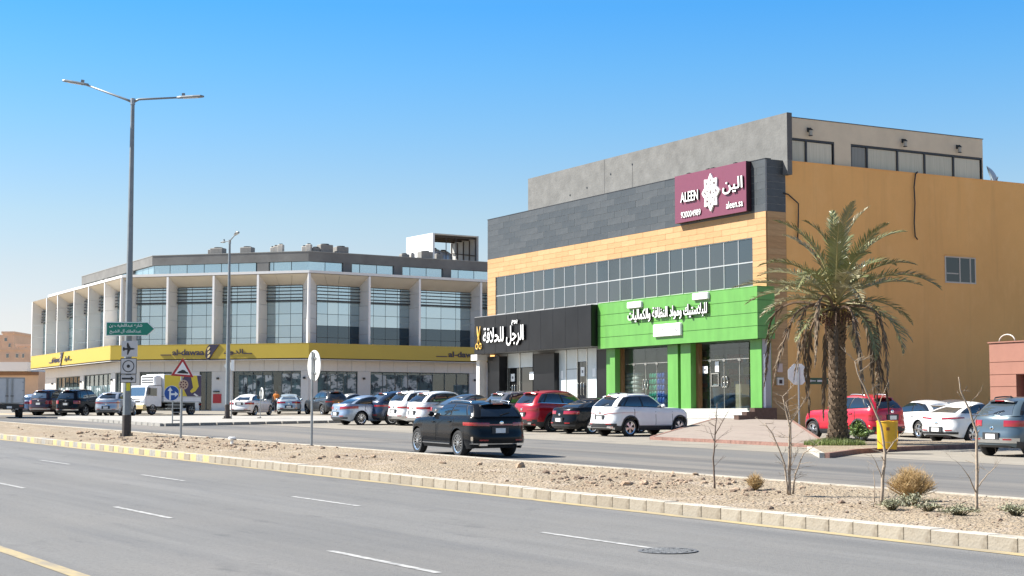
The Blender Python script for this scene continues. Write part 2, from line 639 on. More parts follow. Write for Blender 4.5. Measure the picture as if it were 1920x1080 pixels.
protos = [rock_mb(1, i) for i in range(10)]
mb = MB()
for i in range(9000):
    l = random.uniform(-16, 75)
    cl = noise.noise((l * .16, 1.7, 0)) + .5 * noise.noise((l * .6, 5, 0))
    if random.random() > .22 + 1.1 * cl: continue
    w = random.triangular(W0 + .4, W1 - .3, W0 + 2.4)
    r = .014 + .075 * random.random() ** 3
    p = random.choice(protos)
    a = random.uniform(0, 6.3)
    x, y = rp(w, l)
    z = soil(w, l)
    ca, sa = math.cos(a) * r, math.sin(a) * r
    mb.cm = 1 if random.random() < .3 else 0
    mb.add([(x + v[0] * ca - v[1] * sa, y + v[0] * sa + v[1] * ca, z + v[2] * r * 1.1 + r * .1) for v in p.v], p.f)
for i in range(5500):
    w, l = random.uniform(W0 + .3, W1 - .2), random.uniform(3, 34)
    if noise.noise((w * .8, l * .5, 9)) < random.uniform(-.5, .4): continue
    r = .006 + .024 * random.random() ** 2.5
    x, y = rp(w, l)
    p = protos[i % 10]
    a = random.uniform(0, 6.3)
    ca, sa = math.cos(a) * r, math.sin(a) * r
    z = soil(w, l)
    mb.cm = 1 if random.random() < .4 else 0
    mb.add([(x + v[0] * ca - v[1] * sa, y + v[0] * sa + v[1] * ca, z + v[2] * r + r * .2) for v in p.v], p.f)
stuff(mb.build('gravel', [ROCK, ROCKD]))
for i, (px, py, r) in enumerate([(976, 877, .22), (1175, 913, .16), (900, 872, .13), (700, 858, .13), (783, 863, .1), (560, 852, .1), (150, 813, .2), (200, 817, .15), (1208, 910, .17), (830, 868, .12), (1040, 888, .11), (40, 806, .12)]):
    p = gp(px, py, .2)
    w = p.x * NR.x + p.y * NR.y
    l = p.x * DR.x + p.y * DR.y
    w = min(max(w, W0 + .6), W1 - .5)
    x, y = rp(w, l)
    r *= .62
    o = rock_mb(r, 40 + i).build('rock', ROCK)
    o.location = (x, y, soil(w, l) + r * .3)
    tag(o, ('largest tan rock on the median, just below the rear of the passing black suv', 'tan rock on the median left of the leftmost bare sapling', 'tan rock on the median below the rear wheel of the passing black suv', 'tan rock on the median right of the edge on round sign',
           'small tan rock on the median below the front wheel of the passing black suv', 'small tan rock on the median just left of the edge on round sign', 'big tan rock on the median left of the tall lamp post', 'tan rock on the median nearest the tall lamp post base on its left',
           'tan rock nearest the leftmost bare sapling on the median', 'small tan rock below the middle of the passing black suv', 'small tan rock on the median right of the passing black suv', 'small tan rock at the far left end of the median')[i], 'rock', 'larger rocks on the median')
# manhole grate in the near road
p = gp(1252, 1034)
t = thing('drain_cover', 'round dark iron grate cover set in the near road', 'drain cover', (p.x, p.y, gz(p.x, p.y) + .006))
t.scale = (.78, .78, 1)
t.rotation_euler = (.018, 0, R(-30))
t.scale = (.78, .78, .45)
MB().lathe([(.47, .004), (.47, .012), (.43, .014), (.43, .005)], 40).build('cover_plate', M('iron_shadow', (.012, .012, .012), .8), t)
mb = MB()
for i in range(-5, 6):
    for j in range(-5, 6):
        if i * i + j * j < 26: mb.box(i * .08 - .026, i * .08 + .026, j * .08 - .026, j * .08 + .026, .006, .02)
stuff(mb.build('grating', M('iron', (.24, .24, .235), .6, .1, var=.4, scale=9), t))
mb = MB()
for k in range(40):
    a, b = k * math.pi / 20, (k + 1) * math.pi / 20
    mb.add([(math.cos(q) * r, math.sin(q) * r, zz) for q in (a, b) for r in (.43, .5) for zz in (.018,)], [(0, 1, 3, 2)])
mb.build('rim', M('iron_rim', (.16, .16, .16), .6, .3, var=.3), t)
# concrete refuge island in the junction
isl = [gp(108, 786), gp(170, 790), gp(306, 799.5), gp(640, 793), gp(640, 784.5), gp(430, 784), gp(125, 784)]
io = struct(MB().slab([(p.x, p.y) for p in isl], lambda x, y: gz(x, y) - .03, lambda x, y: gz(x, y) + .15).build('refuge_island', A_conc, fix=True))
mb = MB()
for a, b in zip(isl[1:4], isl[2:5]):
    d = (b - a).normalized()
    nrm = Vector((d.y, -d.x, 0)) * .16
    n_ = max(1, int((b - a).length / 1.0))
    for k in range(n_):
        q0, q1 = a.lerp(b, k / n_ + .004), a.lerp(b, (k + 1) / n_ - .004)
        mb.slab([(q0.x + nrm.x, q0.y + nrm.y), (q1.x + nrm.x, q1.y + nrm.y), (q1.x, q1.y), (q0.x, q0.y)], lambda x, y: gz(x, y) - .03, lambda x, y: gz(x, y) + .162)
mb.build('island_kerb', K_gry, io)

# ------------------------------------------------------------------ right building: frame at its near corner
UU = Vector((-.48947, .87202, 0))
VV = Vector((.87202, .48947, 0))
FR = Frame((11.84, 74, 0), math.atan2(-.87202, .48947))
ST = [M('sandstone_tile_a', (.42, .245, .108), .7, var=.12, scale=2.2, stretch=(1, 1, 5)), M('sandstone_tile_b', (.435, .262, .12), .7, var=.12, scale=2.2, stretch=(1, 1, 5)), M('sandstone_tile_c', (.405, .232, .10), .7, var=.14, scale=2.2, stretch=(1, 1, 5))]
SL = [M('slate_tile_a', (.048, .055, .060), .5, var=.2, scale=2), M('slate_tile_b', (.054, .061, .066), .5, var=.25, scale=2), M('slate_tile_c', (.043, .050, .055), .45, var=.2, scale=2)]
GROUT = M('pale_grout', (.30, .31, .31), .9)
GROUTS = M('sand_grout', (.30, .18, .085), .9)
OCHRE = layered('ochre_stucco', (.80, .43, .15), [((.68, .36, .125), .22, (1, 1, 1), 0, .42, .68, .6), ((.84, .48, .19), 1.1, (1, 1, .5), 0, .5, .7, .5), ((.62, .33, .12), 1.6, (1, 1, .05), 0, .54, .70, .45), ((.72, .40, .15), 9, (1, 1, 1), 0, .5, .7, .35)], rough=.9, bump=.35, bscale=30)
GREYST = M('grey_stucco', (.14, .14, .134), .92, var=.22, scale=1.6, bump=.7, bscale=9)
GREYEDGE = M('grey_stucco_dark', (.10, .10, .10), .9, var=.1)
BEIGEST = M('beige_stucco', (.62, .52, .38), .92, var=.08, scale=1.2, bump=.2, bscale=25)
ALU = M('aluminium_frame', (.50, .51, .51), .4, .5)
DKF = M('dark_frame', (.02, .018, .018), .4)
UPG = [glass_mat('upper_glass_%d' % i, c, r_, .09) for i, (c, r_) in enumerate([((.030, .037, .042), .06), ((.022, .028, .033), .09), ((.040, .047, .052), .05)])]
BLKP = M('black_panel', (.008, .008, .009), .32, var=.4, scale=1.1, coat=.0, spec=.3)
GRNP = M('green_panel', (.10, .285, .056), .42, var=.16, scale=1.4, stretch=(1.6, 1.6, .35))
rb = thing('shop_building', 'ochre and stone clad shop building with green and black shopfronts', 'building', FR.o, FR.ang)
XL = -27.2
# carcass
mb = MB()
mb.box(XL + .02, -.02, .05, 1.15, 3.5, 11.86)
mb.build('facade_wall', GROUT, rb)
MB().box(-.32, -.03, 1.15, 26, -1.6, 11.9).build('side_wall', OCHRE, rb)
MB().box(XL + .03, XL + .33, 1.15, 26, -1.6, 11.9).build('side_wall', OCHRE, rb)
MB().box(XL + .33, -.32, 25.7, 26, -1.6, 11.9).build('rear_wall', OCHRE, rb)
mb = MB()
mb.box(XL + .33, -.32, 1.15, 25.7, 10.9, 11.15)
mb.box(XL + .33, -.32, 1.15, 25.7, 3.5, 3.8)
mb.build('floor_slab', GREYST, rb)
# sandstone planks and slate tiles, one object each
tl = {}
MB().box(XL, -.0, -.020, .06, 9.46, 11.88).build('grout_backing', GROUT, rb)
MB().box(XL, -.0, -.021, .06, 8.31, 9.455).box(-1.02, -.0, -.021, .06, 3.5, 8.305).box(XL, -26.19, -.021, .06, 3.6, 8.305).build('grout_backing', GROUTS, rb)


def tiles(name, mats, x0, x1, z0, z1, lx, hz, side=False):
    nz = max(1, round((z1 - z0) / hz))
    nx = max(1, round((x1 - x0) / lx))
    dx, dz = (x1 - x0) / nx, (z1 - z0) / nz
    for j in range(nz):
        sh = (.5 if j % 2 else 0) * dx if nx > 2 else 0
        edges = [x0] + [x0 + sh + dx * i for i in range(1, nx + (0 if sh == 0 else 0))] + [x1]
        for a, b in zip(edges, edges[1:]):
            if b - a < .05: continue
            m = random.choice(mats)
            key = (name, round(b - a, 3), round(dz, 3), id(m), side)
            if key not in tl:
                g = .006
                w_, h_ = (b - a) / 2 - g, dz / 2 - g
                q = MB().box(-.035, .02, -w_, w_, -h_, h_) if side else MB().box(-w_, w_, -.03, .035, -h_, h_)
                tl[key] = q.mesh(name, m)
            jit = random.uniform(-.003, .003)
            c = ((a + b) / 2, z0 + dz * (j + .5))
            link(name, tl[key], rb, (jit, c[0], c[1]) if side else (c[0], .02 + jit - .02, c[1]))


tiles('slate_tile', SL, XL, 0, 9.45, 11.9, 1.36, .35)
tiles('stone_tile', ST, XL, 0, 8.3, 9.45, 1.36, .2875)
tiles('stone_tile', ST, -1.03, -.0, 3.5, 8.3, 1.03, .282)
tiles('stone_tile', ST, XL, -26.18, 3.6, 8.3, 1.02, .276)
MB().box(-.02, .010, .04, 1.15, 9.46, 11.88).build('return_backing', GROUT, rb)
MB().box(-.02, .011, .04, 1.15, -.9, 9.455).build('return_backing', GROUTS, rb)
MB().box(-.3, -.03, -.02, 1.15, -.9, 3.5).build('corner_wall', GROUTS, rb)
tiles('slate_tile', SL, .04, 1.14, 9.45, 11.9, 1.1, .35, True)
tiles('stone_tile', ST, .04, 1.14, -.9, 9.45, 1.1, .2875, True)
MB().box(XL - .03, .03, -.04, .3, 11.9, 11.94).build('parapet_cap', DKF, rb)
MB().box(-.34, -.01, 1.16, 26, 11.9, 11.935).build('parapet_cap', OCHRE, rb)
# upper window band: 22 columns in two rows
xa, xb = -26.18, -1.03
nc = 22
dx = (xb - xa) / nc
pm = [MB().box(-dx / 2 + .03, dx / 2 - .03, -.006, .006, -.53, .53).mesh('window_pane', g) for g in UPG]
for r_, zc in enumerate((7.73, 6.6)):
    for i in range(nc):
        link('window_pane', random.choice(pm), rb, (xa + dx * (i + .5), .036, zc), (random.uniform(-.012, .012), 0, random.uniform(-.02, .02)))
mb = MB()
for i in range(nc + 1): mb.box(xa + dx * i - .02, xa + dx * i + .02, .012, .048, 6.0, 8.3)
for z in (7.15,): mb.box(xa, xb, .010, .046, z - .025, z + .025)
mb.box(xa, xb, .008, .047, 8.27, 8.3)
mb.build('window_frame', ALU, rb)
# roof storey set back behind the slate band
MB().box(-24.0, .36, 1.0, 1.28, 11.2, 14.12).build('roof_screen_wall', GREYST, rb)
xj = FR.px(1135, 1.0)
MB().box(xj - .025, xj + .025, .992, 1.0, 11.9, 14.1).build('wall_joint', GREYEDGE, rb)
for px_, zz_ in ((1070, 12.55), (1102, 12.75), (1147, 13.2), (1188, 13.45)):
    xj = FR.px(px_, 1.0)
    MB().lathe([(.06, -.012), (.06, .0)], 10, axis='y').xf(lambda v: (v.x + xj, v.y + 1.0, v.z + zz_)).build('drain_hole', BLK, rb)
xj = FR.px(1188, 1.0)
MB().box(xj - .015, xj + .015, .99, .999, 11.95, 13.4).build('drain_pipe', GREYEDGE, rb)
MB().box(.36, .372, .99, 1.29, 11.9, 14.13).build('screen_wall_end', GREYEDGE, rb)
mb = MB()
sx = -.28
mb.box(-24, sx, 1.28, 14.25, 13.1, 14.06)
mb.build('annex_wall', BEIGEST, rb)
mb = MB()
win1 = [FR.px(0, 0)]


def sidey(px, x=-.03):
    d = ray(px, 320)
    P = FR.o + FR.x * x
    t = (P.x * FR.x.x + P.y * FR.x.y) / (d.x * FR.x.x + d.y * FR.x.y)
    q = d * t - FR.o
    return q.x * FR.y.x + q.y * FR.y.y


ya, yb, yc, yd = sidey(1483, sx), sidey(1565, sx), sidey(1596, sx), sidey(1842, sx)
mb.box(-24, sx, yb, yc, 11.15, 13.1)
mb.box(-24, sx, yd, 14.25, 11.15, 13.1)
mb.box(-24, sx - .6, 1.3, yd, 11.15, 13.1)
mb.build('annex_wall', BEIGEST, rb)
MB().box(-24.02, sx + .02, 1.29, 14.3, 14.06, 14.1).build('annex_cap', GREYEDGE, rb)
CURT = M('curtain', (.66, .60, .46), .8, var=.25, scale=6, stretch=(1, 6, .1))
AGL = [M('curtained_pane_%d' % i, c, .25, var=.18, scale=5, stretch=(1, 7, .12)) for i, c in enumerate([(.50, .45, .33), (.22, .20, .16), (.56, .50, .37)])]


def awin(y0, y1, splits):
    fr_ = MB()
    fr_.box(sx - .12, sx - .02, y0, y1, 13.0, 13.097)
    fr_.box(sx - .12, sx - .02, y0, y0 + .07, 11.2, 13.0)
    fr_.box(sx - .12, sx - .02, y1 - .07, y1, 11.2, 13.0)
    e = [y0 + .07] + splits + [y1 - .07]
    for q in splits: fr_.box(sx - .12, sx - .02, q - .05, q + .05, 11.2, 13.0)
    f = fr_.build('annex_window', DKF, rb)
    for a, b in zip(e, e[1:]):
        MB().box(sx - .09, sx - .08, a + .04, b - .04, 11.2, 12.98).build('pane', random.choice(AGL), f)
    return
    c = MB()
    c.grid(lambda u, v: (sx - .17 + .03 * math.sin(u * 60), lerp(y0 + .1, y1 - .1, u), lerp(11.2, 12.97, v)), 60, 1)
    c.build('curtain', CURT, f)


awin(ya, yb, [lerp(ya, yb, .36)])
awin(yc, yd, [sidey(p, sx) for p in (1627, 1684, 1735, 1789)])
mb = MB()
for k in range(3):
    pass
for px, py in ((1516, 266), (1693, 282), (1795, 292)):
    yy = sidey(px, sx)
    zz = 13.45 if px < 1600 else 13.42
    o = thing('wall_lantern', {1516: 'black wall lantern above the narrow two pane roof window', 1693: 'black wall lantern above the middle of the long roof window', 1795: 'black wall lantern above the far end of the long roof window'}[px], 'wall lamp', FR.w(sx, yy, zz), FR.ang, 'black wall lanterns on the roof storey')
    MB().box(.002, .05, -.06, .06, .0, .2).box(.05, .2, -.02, .02, .14, .18).build('bracket', BLK, o)
    MB().lathe([(.03, .16), (.12, .08), (.12, .05)], 6, (.2, 0, 0)).lathe([(.1, -.22), (.1, -.19)], 6, (.2, 0, 0)).build('lamp_cap', BLK, o)
    MB().lathe([(.085, -.19), (.085, .05)], 6, (.2, 0, 0)).build('lamp_glass', M('lantern_glass', (.35, .33, .28), .3), o)
# side wall window
y0, y1 = 11.2, 13.3
f = MB().box(-.04, .0, y0, y1, 7.83, 7.9).box(-.04, .0, y0, y1, 6.55, 6.62).box(-.04, .0, y0, y0 + .07, 6.62, 7.83).box(-.04, .0, y1 - .07, y1, 6.62, 7.83).box(-.04, .004, lerp(y0, y1, .46), lerp(y0, y1, .46) + .07, 6.62, 7.83).build('side_window', M('pale_frame', (.5, .44, .36), .5), rb)
DKG = glass_mat('dark_glass', (.03, .03, .024), .03, .03)
MB().box(-.022, -.016, y0 + .07, lerp(y0, y1, .46), 6.62, 7.83).build('pane', DKG, f)
MB().box(-.022, -.016, lerp(y0, y1, .46) + .07, y1 - .07, 6.62, 7.83).build('pane', DKG, f)
MB().box(-.015, -.008, lerp(y0, y1, .8), lerp(y0, y1, .8) + .09, 6.62, 7.83).box(-.015, -.008, y0 + .1, y0 + .9, 7.0, 7.06).build('sash', M('pale_frame_b', (.42, .37, .3), .5), f)
MB().box(-.03, .05, y0 - .04, y1 + .04, 7.9, 7.93).build('sill', OCHRE, f)
# loose cables down the side wall
def cable(label, pts):
    o = MB().tube([FR.w(*p) for p in pts], .035, 6).build('cable', BLK, smooth=True)
    tag(o, label, 'cable')


yk = sidey(1712, 0)
cable('black cable hanging down the middle of the ochre wall', [(-.2, yk + .35, 11.96), (.0, yk + .3, 11.98), (.06, yk + .1, 11.85), (.07, yk - .02, 11.2), (.06, yk + .03, 10.4), (.07, yk - .06, 9.4), (.06, yk, 8.75), (.1, yk + .12, 8.6)])
yk = sidey(1478, 0)
cable('short black cable hanging beside the dark slate corner', [(.03, 1.0, 10.35), (.08, 1.25, 10.3), (.1, yk + .5, 9.9), (.08, yk + .5, 9.2), (.07, yk + .45, 8.2)])
# ---- black barber shop fascia
fb = MB().box(-26.27, -13.12, -1.405, .02, 3.63, 5.76).build('barber_fascia', M('barber_joint', (.16, .16, .16), .6), rb)
nx = 10
for i in range(nx):
    a, b = -26.3 + i * 13.2 / nx, -26.3 + (i + 1) * 13.2 / nx
    MB().box(a + .012, b - .012, -1.415, -1.385, 3.6, 5.8).build('cladding_panel', BLKP, fb)
MB().box(-13.115, -13.095, -1.38, .0, 3.6, 5.8).build('cladding_panel', BLKP, fb)
MB().box(-26.3, -26.275, -1.38, .0, 3.6, 5.8).build('cladding_panel', BLKP, fb)
MB().box(-26.3, -13.09, -1.41, .02, 5.8, 5.83).build('fascia_cap', M('fascia_cap', (.25, .25, .25), .5), fb)
SGW = M('sign_letter_white', (.82, .82, .80), .4)
SGY = M('sign_letter_gold', (.75, .46, .08), .4)
SGK = M('sign_letter_back', (.02, .02, .02), .6)


def letters(name, s, parent, mat, x0, x1, z0, z1, y, depth=.07, bold=.012):
    """built-up letters: black returns with a white face"""
    c = ((x0 + x1) / 2, (z0 + z1) / 2)
    o = text(s, x1 - x0, z1 - z0, depth, bold, c[0], y, c[1]).build(name, SGK, parent)
    text(s, x1 - x0, z1 - z0, .008, bold * .6, c[0], y - depth - .001, c[1]).build('letter_face', mat, o)
    return o


yq = -1.415
xs0, xs1 = FR.px(909, yq), FR.px(985, yq)
letters('lettering', shape('الرجل للحلاقة'), fb, SGW, xs0, xs1, 3.95, 5.12, yq, .12, .022)
letters('lettering', shape('يوم'), fb, SGW, FR.px(962, yq), FR.px(973, yq), 5.12, 5.42, yq, .1, .02)
xs = FR.px(899, yq)
mb = MB()
for sg in (-1, 1):
    mb.tube([(xs - sg * .2, yq - .06, 5.25), (xs - sg * .1, yq - .06, 4.8), (xs + sg * .02, yq - .06, 4.55), (xs + sg * .16, yq - .06, 4.22)], [.02, .06, .055, .035], 6)
    pts = [(xs + sg * .21 + .14 * math.cos(q * math.pi / 6), yq - .06, 4.05 + .16 * math.sin(q * math.pi / 6)) for q in range(13)]
    mb.tube(pts, .035, 6)
mb.build('scissors_emblem', SGY, fb, smooth=True)
# ---- green shop fascia
fg = MB().box(-13.08, .50, -.97, .02, 3.48, 5.82).build('green_fascia', M('green_joint', (.035, .12, .02), .6), rb)
rows = [3.45, 4.05, 4.65, 5.24, 5.85]
for j in range(4):
    cuts = [-13.1, -6.6, .53] if j < 3 else [-13.1, -9.25, -3.6, .53]
    for a, b in zip(cuts, cuts[1:]):
        MB().box(a + .004, b - .004, -1.0 - random.uniform(.0, .006), -.965, rows[j] + .012, rows[j + 1] - .012).build('cladding_panel', GRNP, fg)
    MB().box(.505, .53, -.962, .0, rows[j] + .012, rows[j + 1] - .012).build('cladding_panel', GRNP, fg)
MB().box(-13.08, .52, -.99, .02, 5.855, 5.88).build('fascia_cap', M('green_cap', (.10, .32, .04), .5), fg)
yg = -1.006
letters('lettering', shape('للبلاستيك ومواد النظافة والكماليات'), fg, SGW, FR.px(1182, yg), FR.px(1331, yg), 4.66, 5.36, yg, .14, .018)


def plate(px0, px1, z0, z1, lines):
    a, b = FR.px(px0, yg), FR.px(px1, yg)
    o = MB().bbox(a, b, z0, z1, 0, .14, .03).xf(lambda p: (p.x, yg - p.z, p.y)).build('sign_plate', SGW, fg, fix=True)
    for s, f0, f1, h0, h1, m in lines:
        w_, h_ = b - a, z1 - z0
        text(s, w_ * (f1 - f0), h_ * (h1 - h0), .006, .012, a + w_ * (f0 + f1) / 2, yg - .141, z0 + h_ * (h0 + h1) / 2).build('lettering', m, o)


GYT = M('grey_print', (.03, .028, .035), .6)
plate(1229, 1280, 3.86, 4.48, [(shape('جوال'), .74, .94, .3, .66, GYT), ('٠٥٥٩٢٣٣١٨٨١٠', .06, .7, .38, .68, GYT)])
plate(1180, 1206, 5.42, 5.75, [('٢٠٥١٠٣٨٥', .12, .66, .38, .58, GYT), (shape('سجل'), .7, .9, .35, .65, GYT)])
plate(1303, 1332, 5.5, 5.83, [(shape('رخصة'), .38, .62, .6, .74, GYT), ('٤٣٠٩١٢٨٥٠٣', .1, .9, .28, .46, GYT)])
# ---- wall mounted billboard
bb = thing('billboard', 'burgundy sign board with white star emblem and lettering on dark slate', 'sign', FR.w(0, 0, 0), FR.ang)
BURG = M('burgundy_sign', (.15, .035, .065), .45, var=.04)
MB().box(-6.85, -1.05, -.32, -.05, 9.54, 11.92).build('sign_box', M('sign_box_side', (.03, .008, .014), .5), bb)
MB().box(-6.85, -1.05, -.345, -.322, 9.54, 11.92).build('sign_face', BURG, bb)
mb = MB()
for x in (-5.8, -4.2, -3.8, -2.0): mb.box(x - .09, x + .09, -.3, -.1, 11.92, 11.98)
mb.build('sign_bracket', SGK, bb)
yb_ = -.345


def bl(s, px0, px1, z0, z1, bold=.02, d=.09):
    letters('lettering', s, bb, SGW, FR.px(px0, yb_), FR.px(px1, yb_), z0, z1, yb_, d, bold)


bl('ALEEN', 1281.5, 1314.5, 10.52, 11.02, .014)
bl(shape('أليـن'.replace('أ', 'ا').replace('ـ', '')), 1361, 1399, 10.5, 11.25, .022)
bl('920004989', 1281, 1318, 9.75, 10.05, .002, .05)
bl('aleen.sa', 1366.5, 1398, 9.80, 10.14, .002, .05)
# eight-pointed interlaced star
mb = MB()
cx, cz = FR.px(1338, yb_), 10.75


def ribbon(pts, wd, closed=True):
    n_ = len(pts)
    for k in range(n_ if closed else n_ - 1):
        a, b = Vector(pts[k]), Vector(pts[(k + 1) % n_])
        d = (b - a)
        q = Vector((-d.y, d.x)).normalized() * wd / 2
        e = d.normalized() * wd * .35
        quad = [a - q - e, b - q + e, b + q + e, a + q - e]
        mb.prism([(cx + p.x * .76, cz + p.y) for p in quad], yb_ - .09, yb_)


for k in range(8):
    a = k * math.pi / 4 + math.pi / 2
    c = lambda r, da: (r * math.cos(a + da), r * math.sin(a + da))
    ribbon([c(.84, 0), c(.60, .39)], .15, False)
    ribbon([c(.84, 0), c(.60, -.39)], .15, False)
    ribbon([c(.60, .39), c(.14, .3)], .085, False)
    ribbon([c(.54, -.26), c(.42, .20), c(.2, -.05)], .085, False)
mb.build('star_emblem', SGW, bb, fix=True)
# ---- shopfronts under the fascias
GFZ = .28
SHG = glass_mat('shop_glass', (.012, .014, .014), .02, .015, see=.93)
WHP = M('white_film', (.55, .60, .61), .25, var=.06, scale=1.5)
WOODJ = M('brown_jamb', (.17, .085, .03), .5, var=.25, scale=3, stretch=(4, 4, .4))
MARB = M('white_marble', (.46, .45, .41), .35, var=.12, scale=2.5)
GREYP = M('grey_pillar_panel', (.36, .34, .345), .45, var=.05)
mb = MB()
mb.box(-26.9, -.32, 6.0, 6.12, GFZ, 3.5)
mb.box(-13.2, -13.05, .35, 6.0, GFZ, 3.5)
mb.build('interior_wall', M('interior_wall', (.6, .6, .56), .8), rb)
MB().box(-26.9, -.3, -1.0, 6.0, GFZ - .16, GFZ).build('shop_floor', MARB, rb)
mb = MB()
for k in range(3):
    mb.box(-26.9, .25, -1.0 - .32 * (k + 1), -1.0 - .32 * k - .002 if k else -1.002, GFZ - .16 - .15 * (k + 1) - .4, GFZ - .148 * (k + 1) + .0)
st = mb.build('entrance_steps', MARB, rb)
mb = MB()
for k in range(3): mb.box(-26.9, .26, -1.03 - .32 * (k + 1) + .01, -1.0 - .32 * (k + 1) + .03, GFZ - .148 * (k + 1), GFZ - .148 * (k + 1) + .03)
mb.build('step_nosing', M('step_nosing', (.68, .67, .63), .4), rb)
PL = M('brown_granite', (.10, .065, .05), .3, var=.35, scale=8)
mb = MB()
mb.box(.26, .62, -1.3, -.02, -.9, GFZ + .02)
mb.box(.26, .62, -1.75, -1.302, -.9, GFZ - .16)
mb.box(.26, .62, -2.2, -1.752, -.9, GFZ - .32)
mb.build('step_plinth', PL, rb)


def pil(px0, px1, y0, y1, mat, z0=GFZ, z1=3.46, name='pillar'):
    a, b = FR.px(px0, y0), FR.px(px1, y0)
    return MB().box(a, b, y0, y1, z0, z1).build(name, mat, rb)


pil(1407, 1428, -.6, -.02, GRNP)
pil(1276.5, 1295, -.6, -.05, GRNP)
pil(1252, 1271, -.6, -.05, GRNP)
pil(1137, 1153, -.6, -.05, GRNP)
pil(1270.5, 1277, -.35, -.04, GRNP)
xx = FR.px(1428, -.6)
MB().box(xx + .02, .26, -.55, -.06, GFZ, 3.46).build('pillar', GREYP, rb)
MB().box(.262, .33, -.5, -.42, GFZ + .02, 2.75).build('light_tube', M('light_tube', (.85, .85, .85), .4), rb)
MB().box(.04, .12, .45, .75, 1.95, 2.35).build('notice_box', M('notice_pink', (.55, .42, .36), .6), rb)
mt = MB().box(.04, .14, .42, .8, 1.35, 1.7).build('meter_box', M('meter_white', (.62, .58, .52), .5), rb)
MB().box(.142, .15, .52, .7, 1.42, 1.6).build('meter_window', BLK, mt)


def jamb(px0, px1, y0=-.28, y1=-.06):
    pil(px0, px1, y0, y1, WOODJ, name='door_jamb')


jamb(1299, 1304); jamb(1305, 1310); jamb(1156, 1160); jamb(1161, 1165)
# glazed doors of the green shop
STEEL = M('door_steel', (.55, .54, .5), .25, .8)
PAP = M('paper', (.82, .82, .80), .7)
PRT = M('paper_print', (.15, .15, .16), .7)


def glass_front(px0, px1, y, z1, edges, door=None):
    a, b = FR.px(px0, y), FR.px(px1, y)
    e = [a] + [FR.px(p, y) for p in edges] + [b]
    for p, q in zip(e, e[1:]):
        for zl, zh in ((GFZ, 2.62), (2.64, z1)):
            MB().box(p + .012, q - .012, y - .006, y + .006, zl + .01, zh).build('shop_pane', SHG, rb)
    m = MB()
    for p in e[1:-1]: m.box(p - .012, p + .012, y - .014, y + .014, GFZ, 2.62)
    m.box(a, b, y - .016, y + .016, 2.61, 2.65)
    fo = m.build('glass_frame', STEEL, rb)
    k = MB()
    for p in e[1:-1]: k.box(p - .1, p + .1, y - .03, y + .03, 2.54, 2.66)
    k.build('glass_clamp', STEEL, fo)
    if door:
        h = MB()
        for dx_ in (-.13, .13):
            c = FR.px(door, y) + dx_
            h.tube([(c + .1 * math.cos(q * math.pi / 8), y - .06, 1.55 + .26 * math.sin(q * math.pi / 8)) for q in range(17)], .018, 6)
        h.build('door_handle', STEEL, fo, smooth=True)


glass_front(1310, 1405, -.02, 3.46, [1332, 1358, 1387], 1360)
glass_front(1165, 1252, -.02, 3.46, [1189, 1211, 1232], 1211)


def paper(px0, px1, z0, z1, y=-.045, mark=True):
    a, b = FR.px(px0, y), FR.px(px1, y)
    o = MB().box(a, b, y - .006, y, z0, z1).build('paper_notice', PAP, rb)
    if mark:
        MB().box(lerp(a, b, .3), lerp(a, b, .7), y - .010, y - .007, lerp(z0, z1, .35), lerp(z0, z1, .65)).build('print', PRT, o)


paper(1318, 1327, 2.0, 2.35); paper(1341, 1348, 2.05, 2.55, mark=False)
o = MB()
a, b = FR.px(1338, .09), FR.px(1352, .09)
o.box(a, b, -.07, -.05, 1.95, 1.99).box(a, b, -.07, -.05, 1.35, 1.39).box(a, a + .04, -.07, -.05, 1.39, 1.95).box(b - .04, b, -.07, -.05, 1.39, 1.95).build('notice_frame', STEEL, rb)
# stock seen through the glass: each heap is a thing of its own
t = thing('sack_stack', 'stack of white sacks behind the glass of the green shop', 'sacks', FR.w(FR.px(1186, .4), .42, GFZ), FR.ang)
SACK = M('white_sack', (.8, .77, .7), .7, var=.3, scale=5)
for j in range(9):
    for i in range(2):
        m = MB()
        m.grid(lambda u, v: ((.38 + .03 * random.random()) * math.copysign(abs(math.cos(2 * math.pi * u)) ** .6, math.cos(2 * math.pi * u)) * math.sin(math.pi * max(.02, min(.98, v))) ** .5, .3 * math.copysign(abs(math.sin(2 * math.pi * u)) ** .6, math.sin(2 * math.pi * u)) * math.sin(math.pi * max(.02, min(.98, v))) ** .5, .12 - .12 * math.cos(math.pi * v)), 12, 6)
        m.build('sack', SACK, t, smooth=True).location = (-.42 + .82 * i + random.uniform(-.05, .05), random.uniform(-.05, .05), j * .21)
for nm, cx_, c in (('green', 1228, (.08, .5, .3)), ('blue', 1243, (.07, .18, .62))):
    t = thing('crate_stack', f'tall stack of {nm} bottle packs behind the shop glass', 'crates', FR.w(FR.px(cx_, .3), .34, GFZ), FR.ang)
    cm = M(nm + '_pack', c, .3, var=.4, scale=12)
    me = MB()
    for i in range(3):
        for q in range(2): me.lathe([(.1, 0), (.11, .05), (.11, .22), (.05, .29), (.04, .31)], 8, (-.23 + .23 * i, -.11 + .23 * q, 0))
    me = me.mesh('pack', cm, True)
    for j in range(6): link('pack', me, t, (random.uniform(-.02, .02), 0, j * .315))
t = thing('carton', 'pale cardboard carton standing inside the green shop door', 'box', FR.w(FR.px(1394, .4), .4, GFZ), FR.ang)
CARD = M('cardboard', (.48, .38, .24), .8, var=.15)
MB().box(-.3, .12, -.25, .25, 0, 1.15).build('carton_body', CARD, t)
MB().box(-.3, .12, -.25, -.0, 1.152, 1.16).build('flap', CARD, t).rotation_euler = (.0, 0, 0)
t = thing('shop_bin', 'dark blue bin standing behind the glass shop door', 'bin', FR.w(FR.px(1348, .6), .65, GFZ), FR.ang)
